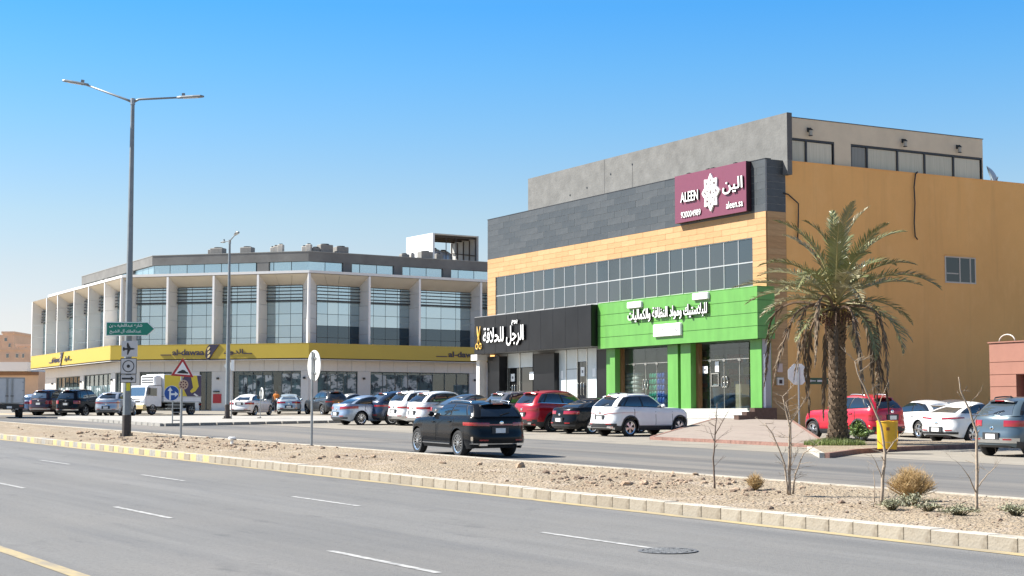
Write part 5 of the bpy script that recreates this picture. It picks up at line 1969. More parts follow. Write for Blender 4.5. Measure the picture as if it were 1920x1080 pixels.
def make_car(label, cat, c, paint, pos, psi, group=None, tail=None, bar=None, plate=(.0, .62, 'hatch'), cladding=False, rails=False, glass=CGL, rglass=None, chrome_dlo=False, spokes=5, wstyle='wide', dark_rim=False, trim=PLA, bumper=None, wins=None, spoiler=True, scale=1.0, exhaust=False, name=None, extra=None, windk=True, skip=()):
    psi_ = R(90) - R(psi)
    nx = {'sedan': 'sedan', 'suv': 'suv'}[c.kind]
    t = thing(name or 'parked_' + nx, label, cat, (pos.x, pos.y, pos.z), psi_, group)
    t.scale = (scale, scale, scale * 1.03)
    # sit on the slope of the ground
    fx, fy = math.cos(psi_), math.sin(psi_)
    sl = .018 if pos.y < 148 else 0
    t.rotation_euler = (sl * fx, -sl * fy, psi_)
    body = c.shell(t, paint)
    rg = rglass or glass
    lo = lambda p, z, o: c.lo(p, z=z, off=o)
    lt = lambda p, tt, o: c.lo(p, t=tt, off=o)
    up = lambda p, v, o: c.up(p, v, off=o)
    B = lambda m, n, mat, par=t, sm_=True: m.build(n, mat, par, smooth=35 if sm_ else False, fix=True)
    m = MB()
    m.box(c.xr + .35, c.xf - .4, -c.w + .30, c.w - .30, c.clr + .02, .62)
    m.box(c.xr + .4, c.xf - .5, -c.w + .16, c.w - .16, c.rw * 2 + .06, .80)
    m.box(c.xr + .2, c.xr + .5, -c.w + .3, c.w - .3, c.rear_clr + .02, .6)
    m.build('underbody', BLK, t)
    # glazing
    wins = wins or ([(1.10, 1.235), (1.262, 1.50), (1.525, 1.80)] if c.kind != 'sedan' else [(1.06, 1.17), (1.19, 1.46), (1.485, 1.82)])
    wlo, whi = .10, .84
    for sg in (1, -1):
        a, b = wins[0][0] - .03, wins[-1][1] + .03
        B(c.patch(up, a * sg, b * sg, wlo - .05, whi + .045, .004, 20, 3), 'window_trim', CHR if chrome_dlo else BLK)
        if chrome_dlo: B(c.patch(up, (a + .012) * sg, (b - .012) * sg, wlo - .02, whi + .02, .007, 20, 3), 'window_pillar', BLK)
        for i, (p0, p1) in enumerate(wins):
            kick = (lambda p: wlo + (.18 * (1 - (abs(p) - wins[0][0]) / (wins[0][1] - wins[0][0])) if True else 0)) if i == 0 and c.kind != 'sedan' and windk else wlo
            B(c.patch(up, p0 * sg, p1 * sg, kick, whi, .011, 8, 3), 'side_window', glass)
    B(c.patch(up, -.82, .82, .06, .86, .008, 12, 4), 'rear_window', rg)
    B(c.patch(up, -2.12, -3 + 1e-4, .05, .92, .008, 8, 4) if False else c.patch(lambda q, v, o: up(q if q <= 3 else -(6 - q), v, o), 2.14, 3.86, .05, .93, .008, 14, 4), 'windscreen', glass)
    # lamps
    tail = tail or ((.62, 1.28), lambda p: .80, lambda p: .96)
    (p0, p1), tz0, tz1 = tail
    for sg in (1, -1):
        if ('tail', sg) in skip: continue
        B(c.patch(lo, p0 * sg, p1 * sg, lambda p: tz0(abs(p)), lambda p: tz1(abs(p)), .012, 12, 3), 'tail_light', REDL)
        zf = c.ztop(c.xf - .3)
        B(c.patch(lo, 2.28 * sg, 1.92 * sg, zf - .26, zf - .12, .012, 8, 2), 'headlight', CLRL)
    if bar:
        B(c.patch(lo, -p0, p0, bar[0], bar[1], .010, 12, 2), 'light_bar', bar[2])
    zf = c.ztop(c.xf)
    B(c.patch(lambda q, z, o: lo(q if q <= 3 else -(6 - q), z, o), 2.45, 3.55, zf - .36, zf - .16, .01, 10, 2), 'grille', PLA)
    # plate with its recess
    py, pz, _ = plate
    x = c.lo(.05, z=pz).x
    if 'plate' not in skip:
        MB().box(x - .022, x + .03, py - .28, py + .28, pz - .085, pz + .11).build('plate_recess', trim if bumper is None else PLA, t)
        MB().box(x - .034, x - .022, py - .165, py + .165, pz - .07, pz + .07).build('number_plate', PLATE, t)
    MB().lathe([(.05, 0), (.055, .012), (.03, .016)], 12).xf(lambda v: (c.lo(.02, z=pz + .22).x - v.z, v.x * 1.3, pz + .22 + v.y)).build('badge', CHR, t, fix=True)
    # lower trim
    if cladding:
        B(c.patch(lt, 1.0, 2.2, lambda p: 0, lambda p: .2 if not any(abs(O(p, c.xr, c.xf, c.w, c.rr, c.rf)[0] - q) < c.Ra for q in c.wx) else .16, .014, 110, 2), 'cladding', PLA, sm_=False)
        B(c.patch(lt, -1.0, -2.2, lambda p: 0, lambda p: .2 if not any(abs(O(abs(p), c.xr, c.xf, c.w, c.rr, c.rf)[0] - q) < c.Ra for q in c.wx) else .16, .014, 110, 2), 'cladding', PLA, sm_=False)
    bz = bumper or (c.rear_clr + .02, c.rear_clr + (.2 if cladding else .1), PLA)
    B(c.patch(lo, -1.06, 1.06, bz[0], bz[1], .014, 24, 2), 'rear_bumper', bz[2])
    B(c.patch(lo, -.86, .86, c.rear_clr - .07, c.rear_clr + .035, -.01, 16, 2), 'rear_skid', PLA)
    for sg in (1, -1):
        B(c.patch(lo, .62 * sg, .9 * sg, c.rear_clr + .14, c.rear_clr + .18, .02, 4, 1), 'reflector', REDL)
        if exhaust:
            x0 = c.lo(.55, z=c.rear_clr + .06).x
            MB().box(x0 - .03, x0 + .1, sg * .62 - .12, sg * .62 + .12, c.rear_clr + .0, c.rear_clr + .07).build('exhaust_tip', CHR, t)
    # doors: raised skins with shut lines around them
    for sg in (1, -1):
        for (xa, xb_) in ((c.wx[0] + c.Ra * .55, lerp(c.wx[0], c.wx[1], .50) - .012), (lerp(c.wx[0], c.wx[1], .50) + .012, c.wx[1] - c.Ra - .02)):
            pa, pb_ = c.px_of(xa), c.px_of(xb_)
            zl = lambda p: max(c.clr + .2, c.zbot(p, O(p, c.xr, c.xf, c.w, c.rr, c.rf)[0]) + .07)
            zh = lambda p: c.ztop(O(p, c.xr, c.xf, c.w, c.rr, c.rf)[0]) - .03
            B(c.patch(lo, (pa - .004) * sg, (pb_ + .004) * sg, lambda p: zl(abs(p)) - .012, zh, .0015, 14, 6), 'shut_line', BLK)
            d_ = B(c.patch(lo, pa * sg, pb_ * sg, lambda p: zl(abs(p)), zh, .006, 14, 6), 'door', paint)
            ph = lerp(pa, pb_, .2) * sg
            h = c.lo(ph, z=zh(abs(ph)) - .13, off=.02)
            MB().box(h.x - .09, h.x + .09, h.y - .018, h.y + .018, h.z - .016, h.z + .016).build('door_handle', CHR if chrome_dlo else paint, d_)
        q = c.up(1.8 * sg, .02)
        m = MB()
        m.grid(lambda u, v: (q.x - .06 + .07 * math.cos(math.pi * v) * 1.0, q.y + sg * (.13 + .11 * math.sin(math.pi * v) * math.cos(2 * math.pi * u)), q.z + .09 + .08 * math.sin(math.pi * v) * math.sin(2 * math.pi * u)), 12, 6)
        m.box(q.x - .06, q.x - .01, min(q.y, q.y + sg * .14), max(q.y, q.y + sg * .14), q.z + .03, q.z + .06)
        m.build('mirror', paint if not windk else paint, t, smooth=40)
        if rails:
            pts = [c.up(lerp(1.16, 1.8, k / 10) * sg, 1.0) + Vector((0, -sg * .03, .05 if 0 < k < 10 else -.02)) for k in range(11)]
            MB().tube(pts, .02, 6).build('roof_rail', rails if rails is not True else PLA, t, smooth=True)
    if spoiler and c.kind != 'sedan':
        m = MB()
        a = c.up(.0001, 1)
        n_ = 8
        for k in range(n_ + 1):
            f = k / n_ * 2 - 1
            e = c.up(.86 * f or 1e-6, 1)
            cr = c.crown * (1 - f * f) + .012
            for dx_, dz_ in ((.22, cr + .01), (-.17, cr - .02), (-.19, cr - .05), (.05, cr - .07)): m.v.append((e.x + dx_, e.y, e.z + dz_))
        for k in range(n_):
            for j in range(4): m.f.append((k * 4 + j, k * 4 + (j + 1) % 4, k * 4 + 4 + (j + 1) % 4, k * 4 + 4 + j))
        m.f += [(3, 2, 1, 0), tuple(range(n_ * 4, n_ * 4 + 4))]
        m.m = [0] * len(m.f)
        B(m, 'spoiler', paint if spoiler is True else spoiler)
        MB().box(a.x - .195, a.x - .18, -.16, .16, a.z + .01, a.z + .035).build('brake_light', REDL, t)
        w0, w1 = c.up(.02, .12, .03), c.up(-.45, .3, .03)
        MB().tube([w0, c.up(-.2, .22, .035), w1], .012, 5).build('wiper', BLK, t)
        w0 = c.up(.001, 1)
        MB().prism([(w0.x + .32, w0.z + c.crown), (w0.x + .5, w0.z + c.crown + .02), (w0.x + .3, w0.z + c.crown + .11)], -.02, .02).build('antenna_fin', BLK, t, fix=True)
    wm, rm = wheel_meshes(c.rw, .225, spokes, wstyle, dark_rim)
    for xw in c.wx:
        for sg in (1, -1):
            o = link('wheel', wm, t, (xw, sg * (c.w - .125 - c.pinch * .35), c.rw), (0, random.uniform(0, 6), 0 if sg > 0 else math.pi))
            link('rim', rm, o)
    if extra: extra(t, c, B, lo, up)
    return t


def paint(name, col, metal=.0, rough=.3):
    dark = max(col) < .03
    return M('paint_' + name, col, rough, metal, coat=.22 if dark else .6, var=.06, scale=1.5, spec=.12 if dark else .5)


PW = paint('white', (.74, .74, .73))
PW2 = paint('pearl_white', (.68, .69, .69), .1)
PK_ = paint('black', (.008, .009, .011), .0, .22)
PBL = paint('dark_blue', (.016, .03, .065), .3)
PRED = paint('red', (.36, .008, .018), .25)
PRED2 = paint('bright_red', (.46, .01, .03), .15)
PSIL = paint('silver', (.42, .45, .49), .55)
PSB = paint('silver_blue', (.30, .36, .44), .5)
PLB = paint('pale_blue_silver', (.42, .50, .54), .45)
PGR = paint('dark_grey', (.05, .055, .06), .4)
PGG = paint('graphite_grey', (.14, .145, .16), .4)
PCB = paint('blue_grey', (.085, .12, .145), .35)
PMR = paint('maroon_black', (.03, .008, .01), .2)
POL = paint('olive_yellow', (.4, .33, .08), .1)

suv = lambda **k: Car('suv', **k)
sed = lambda **k: Car('sedan', **k)


def TL(p0, p1, z0, z1, skew=0):   # slanting lamp
    return ((p0, p1), (lambda p: z0 + skew * (p - p0)), (lambda p: z1 + skew * (p - p0) * .6))


GROW = 'cars parked nose in before the shops'
# --- the nine cars in front of the shops
make_car('white crossover with dark lower cladding beside the pink pavement', 'car',
         suv(L=4.48, W=1.85, H=1.63, wb=2.67, rw=.345, belt=[(0, 1.02), (.08, 1.05), (.35, 1.03), (.62, 1.0), (.78, 1.0), (.92, .92), (1, .78)], gr_b=.14, gr_t=.72, gf_b=1.28, gf_t=2.1), PW, at(1200, 69), 54, GROW, tail=TL(.42, 1.36, .86, .90, .1), bar=(.885, .905, REDL), cladding=True, rails=ALLOY, plate=(0, .74, 0), spokes=5, wstyle='wide', scale=1.04, bumper=(.36, .52, PLA), exhaust=True)
make_car('black sedan between the red suv and the white crossover', 'car', sed(L=4.75, belt=[(0, .98), (.05, 1.02), (.2, 1.03), (.3, 1.01), (.6, .95), (.72, .93), (.85, .86), (1, .70)]), PK_, at(1128, 72.5), 54, GROW, tail=TL(.42, 1.2, .82, .95), plate=(0, .58, 0), scale=1.05)
make_car('large red suv with chrome trimmed side windows before the barber shop', 'car', suv(L=4.75, W=1.9, H=1.70, wb=2.8, rw=.36, belt=[(0, 1.06), (.1, 1.1), (.45, 1.06), (.66, 1.02), (.8, 1.0), (.93, .9), (1, .78)]), PRED, at(1056, 75.5), 54, GROW, tail=TL(.5, 1.3, .92, 1.03), chrome_dlo=True, spokes=12, wstyle='thin', dark_rim=True, scale=1.06, cladding=True, plate=(0, .74, 0), exhaust=True)
make_car('dark grey suv with a pale rear window left of the red suv', 'car', suv(H=1.66), PGG, at(990, 78.5), 54, GROW, rglass=CGLL, tail=TL(.6, 1.2, .84, .98), rails=ALLOY, scale=1.05)
make_car('dark sedan with a sloping roof behind the black moving suv', 'car', sed(L=4.85, H=1.52, gr_b=.3, gr_t=1.3), PGR, at(896, 81.5), 54, GROW, glass=CGLL, scale=1.08)
make_car('white suv with silver rear bumper behind the moving suv', 'car', suv(L=4.65, H=1.66, gr_b=.15, gr_t=.75), PW2, at(846, 83), 54, GROW, tail=TL(.5, 1.22, .88, .98), bar=None, plate=(0, .7, 0), bumper=(.36, .48, ALLOY), scale=1.05)
make_car('white suv partly behind another white suv at the shops', 'car', suv(L=4.6, H=1.66), PW, at(808, 87), 54, GROW, tail=TL(.5, 1.22, .86, .95), plate=(0, .7, 0), bumper=(.36, .48, ALLOY), rails=ALLOY, scale=1.06)
make_car('dark blue crossover beside the silver sedan at the shops', 'car', suv(L=4.5, H=1.62, gr_b=.2, gr_t=.95), PBL, at(760, 89), 54, GROW, tail=TL(.7, 1.3, .92, 1.0), cladding=True, spokes=6, rglass=CGLL, scale=1.06)
make_car('silver blue sedan, leftmost of the row before the shops', 'car', sed(), PSB, at(702, 88.5), 54, GROW, tail=TL(.55, 1.28, .78, .92, .06), plate=(0, .56, 0), spokes=10, wstyle='thin', scale=1.06)


# --- the black suv driving past
def suv_extra(t, c, B, lo, up):
    B(c.patch(lo, -1.16, 1.16, .40, .425, .02, 24, 1), 'chrome_strip', CHR)
    for sg in (1, -1):
        B(c.patch(lo, 1.04 * sg, 1.1 * sg, .43, .62, .022, 2, 2), 'chrome_strip', CHR)
        pa, pb_ = c.px_of(c.wx[0] + c.Ra + .03), c.px_of(c.wx[1] - c.Ra - .03)
        B(c.patch(lo, pa * sg, pb_ * sg, .37, .40, .03, 10, 1), 'sill_strip', CHR)


make_car('glossy black suv driving past the shops on the service road', 'car',
         suv(L=4.95, W=1.95, H=1.61, wb=2.9, rw=.385, clr=.26, rear_clr=.36, belt=[(0, 1.06), (.08, 1.09), (.45, 1.08), (.66, 1.06), (.8, 1.03), (.93, .95), (1, .80)], gr_b=.12, gr_t=.5, gf_b=1.5, gf_t=2.35, gwb=.86, gwt=.68),
         PK_, at(873.5, 49.9), -28.5, tail=TL(.55, 1.26, .93, 1.03, .02), bar=(.95, .99, REDL), rails=ALLOY, spokes=14, wstyle='thin', plate=(.05, .80, 0), name='moving_suv', extra=suv_extra, exhaust=True, scale=.985, bumper=(.43, .50, PK_))
# --- right hand lot
GRT = 'cars parked by the ochre wall'
make_car('bright red crossover parked behind the palm tree', 'car', suv(L=4.35, W=1.8, H=1.62, wb=2.55, rw=.335, belt=[(0, 1.04), (.1, 1.07), (.45, 1.02), (.66, 1.0), (.8, .98), (.93, .88), (1, .76)]), PRED2, at(1597, 63.5), -31, GRT, tail=TL(.78, 1.2, .76, .94), rails=ALLOY, cladding=True, spokes=5, wstyle='turbine', plate=(0, .86, 0), scale=1.04)


def damaged(t, c, B, lo, up):
    MB().box(c.xr + .10, c.xr + .3, c.w - .62, c.w - .12, .30, .56).build('exposed_frame', BLK, t)
    m = MB()
    m.add([(c.xr + .06, c.w - .08, .72), (c.xr + .75, c.w + .02, .66), (c.xr + .8, c.w + .0, .80), (c.xr + .06, c.w - .1, .84), (c.xr - .1, c.w + .05, .5)], [(0, 1, 2, 3), (0, 4, 1)])
    m.build('torn_bumper', PW2, t)


make_car('white sedan with a torn off rear bumper corner beside the red crossover', 'car', sed(L=4.85, W=1.84, H=1.45), PW2, at(1725, 66.5), -18, GRT, tail=TL(.55, 1.2, .80, .90), bar=None, plate=(0, .55, 0), extra=damaged, rglass=CGLL, skip=('plate',), scale=1.02)
make_car('white sedan with pointed red tail lights next to the blue grey suv', 'car', sed(L=4.65, H=1.44, gr_b=.30, gr_t=1.35), PW, at(1823, 61.5), 52, GRT, tail=TL(.38, 1.22, .84, .90, .05), plate=(0, .48, 0), rglass=CGLL, scale=1.02)
make_car('dark grey sedan parked against the ochre wall behind white sedans', 'car', sed(L=4.7), PGG, at(1795, 72.5), 42, GRT, scale=1.0)
make_car('blue grey crossover with black cladding at the right edge', 'car', suv(L=4.3, W=1.79, H=1.62, wb=2.6, rw=.335, belt=[(0, 1.02), (.1, 1.06), (.45, 1.04), (.66, 1.0), (.8, .98), (.93, .9), (1, .78)]), PCB, Vector((16.25, 49.6, gz(16, 49.6))), 56, GRT, tail=TL(.62, 1.2, .86, 1.03), cladding=True, rails=PLA, rglass=CGLL, plate=(0, .58, 0), bumper=(.40, .54, ALLOY), scale=1.04, spoiler=PGR)
# --- cars before the pharmacy
GPH = 'cars parked before the yellow fascia'
make_car('white sedan parked beyond the concrete island near the shop entrance', 'car', sed(), PW, at(473, 116), 14, GPH, tail=TL(.7, 1.25, .78, .92), plate=(0, .82, 0), scale=1.0)
make_car('pale blue sedan seen straight from behind before the glass front', 'car', sed(W=1.8), PLB, at(543.5, 121), -7, GPH, tail=TL(.4, 1.2, .80, .93), plate=(0, .56, 0), rglass=CGLL)
make_car('dark grey suv parked left of the silver blue sedan by the glass front', 'car', suv(), PGR, at(611, 119), -32, GPH, tail=TL(.5, 1.2, .9, .98), cladding=True, rails=True)
make_car('pale silver sedan almost hidden behind the silver blue sedan', 'car', sed(), PSIL, at(668, 128), 45, GPH)
make_car('silver hatchback parked just left of the tall lamp post', 'car', suv(H=1.6, gr_b=.2, gr_t=.9), PSIL, at(220, 112), 4, GPH, tail=TL(.3, 1.2, .9, .97), bar=(.9, .96, REDL), rglass=CGL)
make_car('black suv with bright tail lights in the left parking row', 'car', suv(L=5.0, W=1.95, H=1.78, wb=2.95, rw=.38, gr_b=.12, gr_t=.4), PK_, at(160, 113), 16, GPH, tail=TL(.8, 1.2, .86, 1.08), plate=(0, .84, 0), bumper=(.42, .5, CHR))
make_car('maroon black suv left of the black suv with bright tail lights', 'car', suv(L=4.9, W=1.92, H=1.76, gr_b=.12, gr_t=.45), PMR, at(108, 117), 16, GPH, tail=TL(.8, 1.2, .8, 1.05), rglass=CGLL, plate=(0, .82, 0), bumper=(.42, .5, ALLOY))
make_car('blue grey sedan beside the white box truck', 'car', sed(), PSB, at(73, 118), 20, GPH)
make_car('olive yellow car mostly hidden between the lamp post and the refrigerated truck', 'car', suv(H=1.62), POL, at(254, 121), 4, GPH)


# ------------------------------------------------------------------ trucks
def wheelset(t, xs, hw, r, mat=ALLOYD):
    wm, rm = wheel_meshes(r, .25, 6, 'wide', True)
    for x in xs:
        for sg in (1, -1):
            o = link('wheel', wm, t, (x, sg * (hw - .14), r), (0, 0, 0 if sg > 0 else math.pi))
            link('rim', rm, o)


p = at(17, 107)
t = thing('box_truck', 'white box truck seen from behind at the left edge', 'truck', p, R(90 + 20))
MB().bbox(-2.2, 2.2, -.92, .92, .95, 2.62, .03).build('cargo_box', WHT, t)
for sg in (1, -1):
    d_ = MB().box(-2.23, -2.202, .012 if sg > 0 else -.87, .87 if sg > 0 else -.012, 1.02, 2.55).build('rear_door', M('door_grey_%d' % sg, (.50, .52, .53), .45, var=.06), t)
    for y in (.12, .2): MB().tube([(-2.26, sg * y, 1.0), (-2.26, sg * y, 2.58)], .022, 6).build('locking_bar', GALV, d_)
    MB().box(-2.28, -2.232, sg * .16 - .1, sg * .16 + .1, 1.4, 1.45).build('handle', GALVD, d_)
    for z in (1.2, 1.75, 2.3): MB().box(-2.25, -2.232, sg * .84 - .06, sg * .84 + .06, z, z + .06).build('hinge', GALV, d_)
    MB().box(-2.25, -2.18, sg * .75 - .12, sg * .75 + .12, .72, .84).build('tail_light', REDL, t)
MB().box(-2.24, -2.2, -.95, .95, 2.56, 2.64).box(-2.24, -2.2, -.95, .95, .94, 1.0).box(-2.24, -2.2, .88, .95, 1.0, 2.56).box(-2.24, -2.2, -.95, -.88, 1.0, 2.56).build('door_frame', GALV, t)
MB().box(-2.1, 3.4, -.4, .4, .55, .9).box(-2.2, -2.05, -.95, .95, .6, .9).build('chassis', BLK, t)
MB().box(-2.26, -2.21, -.16, .16, .62, .76).build('number_plate', PLATE, t)
MB().bbox(2.3, 3.7, -.85, .85, .55, 2.1, .12).build('cab', WHT, t)
MB().box(3.66, 3.72, -.7, .7, 1.3, 1.9).build('windscreen', CGL, t)
wheelset(t, (-1.2, 2.9), .9, .38)

p = at(312, 117.5)
t = thing('refrigerated_truck', 'refrigerated delivery truck with yellow and purple side graphic', 'truck', p, R(90 - 216))
CW = M('truck_white', (.72, .73, .74), .35, var=.04)
CREAM = M('cream_bumper', (.56, .44, .22), .5, var=.15)
REEF = M('reefer_white', (.70, .70, .69), .4)
# cargo box with lower rail
MB().bbox(-2.6, 1.05, -.98, .98, .98, 2.95, .04).build('cargo_box', CW, t)
MB().box(-2.62, 1.07, -1.0, 1.0, .92, .98).box(-2.62, 1.07, -1.0, 1.0, 1.3, 1.34).build('box_rail', GALV, t)
YEL = M('graphic_yellow', (.62, .50, .03), .4)
PUR = M('graphic_purple', (.035, .02, .075), .4)
for sg in (1, -1):
    y = sg * .982
    yy = (y, y + sg * .006)
    MB().box(-2.55, 1.0, min(yy), max(yy), 1.36, 2.9).build('graphic_ground', YEL, t)
    y = sg * .99
    yy = (min(y, y + sg * .006), max(y, y + sg * .006))
    MB().prism([(-2.55, 1.36), (-1.2, 1.36), (-.75, 2.0), (-.35, 1.95), (-.9, 2.9), (-2.55, 2.9)], *yy).build('graphic_wing', PUR, t, fix=True)
    y = sg * .998
    yy = (min(y, y + sg * .006), max(y, y + sg * .006))
    MB().prism([(-2.1, 2.9), (-1.5, 2.9), (-1.75, 2.0), (-1.45, 1.75), (-1.6, 1.6), (-2.0, 1.75), (-2.3, 2.1)], *yy).build('graphic_leaf', YEL, t, fix=True)
    MB().prism([(-2.3, 1.4), (-1.9, 1.6), (-1.8, 1.5), (-2.1, 1.36)], *yy).build('graphic_leaf', M('graphic_white', (.7, .7, .7), .4), t, fix=True)
MB().bbox(1.06, 1.75, -.8, .8, 2.15, 2.85, .1).build('cooling_unit', REEF, t)
m = MB()
for z in (2.3, 2.48, 2.66): m.box(1.75, 1.765, -.6, .6, z, z + .07)
m.build('cooling_grille', BLK, t)
# cab: rounded profile extruded across
prof = [(1.2, .62), (2.72, .62), (2.80, .75), (2.80, 1.2), (2.72, 1.34), (2.55, 2.02), (2.42, 2.1), (1.3, 2.1), (1.2, 2.0)]
MB().prism(prof, -.9, .9).build('cab', CW, t, fix=True)
m = MB()
a, b = Vector((2.735, 0, 1.36)), Vector((2.572, 0, 1.98))
m.add([(a.x, -.8, a.z), (a.x, .8, a.z), (b.x, .74, b.z), (b.x, -.74, b.z), (a.x - .02, -.8, a.z), (a.x - .02, .8, a.z), (b.x - .02, .74, b.z), (b.x - .02, -.74, b.z)], [(0, 1, 2, 3), (0, 4, 5, 1), (1, 5, 6, 2), (2, 6, 7, 3), (3, 7, 4, 0)])
m.build('windscreen', CGLL, t, fix=True)
for sg in (1, -1):
    y = (sg * .902, sg * .912)
    d_ = MB().prism([(1.55, .75), (2.6, .75), (2.62, 1.3), (2.48, 2.0), (1.55, 2.0)], min(y), max(y)).build('door', CW, t, fix=True)
    y = (sg * .913, sg * .92)
    MB().prism([(1.65, 1.36), (2.54, 1.36), (2.42, 1.92), (1.65, 1.92)], min(y), max(y)).build('door_window', CGL, d_, fix=True)
    MB().box(2.45, 2.62, min(sg * .98, sg * 1.14), max(sg * .98, sg * 1.14), 1.45, 1.95).tube([(2.5, sg * .88, 1.95), (2.5, sg * 1.05, 1.97)], .02, 6).build('mirror', BLK, t)
    MB().box(2.79, 2.815, sg * .68 - .16, sg * .68 + .16, .86, 1.08).build('headlight', CLRL, t)
MB().bbox(2.6, 2.9, -.93, .93, .42, .74, .04).build('bumper', CREAM, t)
MB().box(2.80, 2.812, -.45, .45, .9, 1.0).build('grille', GALVD, t)
MB().box(2.80, 2.81, -.4, .4, 1.08, 1.13).build('badge_strip', CHR, t)
MB().box(2.9, 2.91, -.2, .2, .5, .62).build('number_plate', PLATE, t)
MB().box(2.55, 2.552, .1, .4, 1.85, 1.95).build('sticker', SGW, t)
MB().box(-2.5, 2.6, -.42, .42, .5, .9).box(-.9, .6, -.9, .9, .5, .85).build('chassis', BLK, t)
MB().box(-1.0, .9, .93, .96, .45, .5).box(-1.0, .9, .93, .96, .7, .75).box(-1.0, .9, -.96, -.93, .45, .5).box(-1.0, .9, -.96, -.93, .7, .75).build('side_guard', GALV, t)
for sg in (1, -1): MB().box(-2.66, -2.62, sg * .8 - .12, sg * .8 + .12, .7, .85).build('tail_light', REDL, t)
wheelset(t, (-1.75, 2.0), .92, .39)


# ------------------------------------------------------------------ person walking into the pharmacy
def skin(name, verts, edges, radii, mat, parent, lv=2):
    me = bpy.data.meshes.new(name)
    me.from_pydata(verts, edges, [])
    me.materials.append(mat)
    o = link(name, me, parent)
    md = o.modifiers.new('skin', 'SKIN')
    for i, r in enumerate(radii): me.skin_vertices[0].data[i].radius = (r, r) if not hasattr(r, '__len__') else r
    me.skin_vertices[0].data[0].use_root = True
    sb = o.modifiers.new('smooth', 'SUBSURF')
    sb.levels = sb.render_levels = lv
    md.use_smooth_shade = True
    return o


SKIN = M('skin', (.24, .13, .08), .6)
HAIR = M('hair', (.012, .01, .009), .7)
VEST = M('orange_vest', (.62, .20, .03), .8)
TROU = M('dark_trousers', (.025, .03, .045), .8)
p = at(519, 127.5)
t = thing('person', 'person in orange top and dark trousers walking toward the glass entrance', 'person', (p.x, p.y, gz(p.x, p.y)), R(0))
# pelvis root; walking away from the viewer (+y)
vs = [(0, 0, .95), (0, .01, 1.12), (0, .03, 1.32), (0, .03, 1.45), (0, .04, 1.52), (0, .06, 1.62), (0, .055, 1.70),
      (-.17, .03, 1.43), (-.24, -.02, 1.16), (-.25, .10, .92), (-.25, .14, .84),
      (.17, .03, 1.43), (.24, .06, 1.16), (.25, -.02, .92), (.25, -.05, .84),
      (-.09, 0, .9), (-.10, .16, .52), (-.10, .12, .1), (-.10, .24, .05),
      (.09, 0, .9), (.10, .02, .5), (.10, -.24, .14), (.10, -.14, .05)]
ed = [(0, 1), (1, 2), (2, 3), (3, 4), (4, 5), (5, 6), (2, 7), (7, 8), (8, 9), (9, 10), (2, 11), (11, 12), (12, 13), (13, 14), (0, 15), (15, 16), (16, 17), (17, 18), (0, 19), (19, 20), (20, 21), (21, 22)]
rd = [(.15, .11), (.14, .1), (.16, .11), (.08, .075), (.055, .055), (.085, .1), (.07, .085), .06, .045, .036, .035, .06, .045, .036, .035, .09, .062, .042, .04, .09, .062, .042, .04]
skin('body', vs, ed, rd, SKIN, t)
skin('orange_top', [vs[0], vs[1], vs[2], vs[3], vs[7], (-.22, .0, 1.24), vs[11], (.22, .05, 1.24)], [(0, 1), (1, 2), (2, 3), (2, 4), (4, 5), (2, 6), (6, 7)], [(.175, .13), (.17, .125), (.185, .13), (.085, .08), .08, .065, .08, .065], VEST, t)
skin('trousers', [vs[0], vs[15], vs[16], (-.1, .13, .16), vs[19], vs[20], (.10, -.21, .19)], [(0, 1), (1, 2), (2, 3), (0, 4), (4, 5), (5, 6)], [(.17, .125), .105, .082, .062, .105, .082, .062], TROU, t)
skin('shoe', [(-.1, .10, .07), (-.1, .27, .045)], [(0, 1)], [.055, .045], BLK, t, 1)
skin('shoe', [(.1, -.25, .1), (.1, -.1, .045)], [(0, 1)], [.055, .045], BLK, t, 1)
skin('hair', [(0, .04, 1.66), (0, .05, 1.73)], [(0, 1)], [(.088, .1), (.072, .085)], HAIR, t)

# ------------------------------------------------------------------ date palm
pp = gp(1573, 833, .13)
PX, PY = pp.x, pp.y
PZ = gz(PX, PY) + .1
palm = thing('palm_tree', 'date palm with a ring of dead hanging fronds on the planter', 'palm tree', (PX, PY, PZ))
TRK = M('palm_trunk', (.06, .036, .02), .95, var=.5, scale=9, bump=.8, bscale=22)
TRK2 = M('palm_boot', (.14, .095, .058), .95, var=.45, scale=8, bump=.6, bscale=25)
HT = 4.75
tx = lambda z: -.02 + .0 * z
TR = [(0, .50), (.25, .41), (.6, .33), (2, .30), (3.6, .275), (HT - .5, .29), (HT, .27)]
m = MB()
m.grid(lambda u, v: (tx(v * HT) + tab(TR, v * HT) * .9 * math.cos(u * 2 * math.pi), tab(TR, v * HT) * .9 * math.sin(u * 2 * math.pi), v * HT), 20, 40)
m.build('trunk', TRK, palm, smooth=True)
rr = random.Random(11)
boots = MB()
nrow = 46
for j in range(nrow):
    z = .15 + (HT - .1) * j / nrow
    for k in range(9):
        a = (k + (j % 2) * .5 + j * .13) * 2 * math.pi / 9 + rr.uniform(-.08, .08)
        r = tab(TR, z) * .88
        w_ = .10 * rr.uniform(.8, 1.2)
        o = .045 * rr.uniform(.6, 1.5) + (.05 if z > HT - 1.2 else 0)
        h = .10 * rr.uniform(.8, 1.3)
        ca, sa = math.cos(a), math.sin(a)
        P = lambda rad, tang, zz_: (tx(z) + ca * rad - sa * tang, sa * rad + ca * tang, zz_)
        v = [P(r, -w_, z - .06), P(r, w_, z - .06), P(r + o * .4, w_ * 1.0, z), P(r + o * .4, -w_, z), P(r + o, -w_ * .7, z + h), P(r + o, w_ * .7, z + h), P(r - .02, w_ * .8, z + h * .9), P(r - .02, -w_ * .8, z + h * .9)]
        boots.add(v, [(0, 1, 2, 3), (3, 2, 5, 4), (4, 5, 6, 7), (0, 3, 4, 7), (1, 6, 5, 2)])
stuff(boots.build('trunk_boots', TRK2, palm))
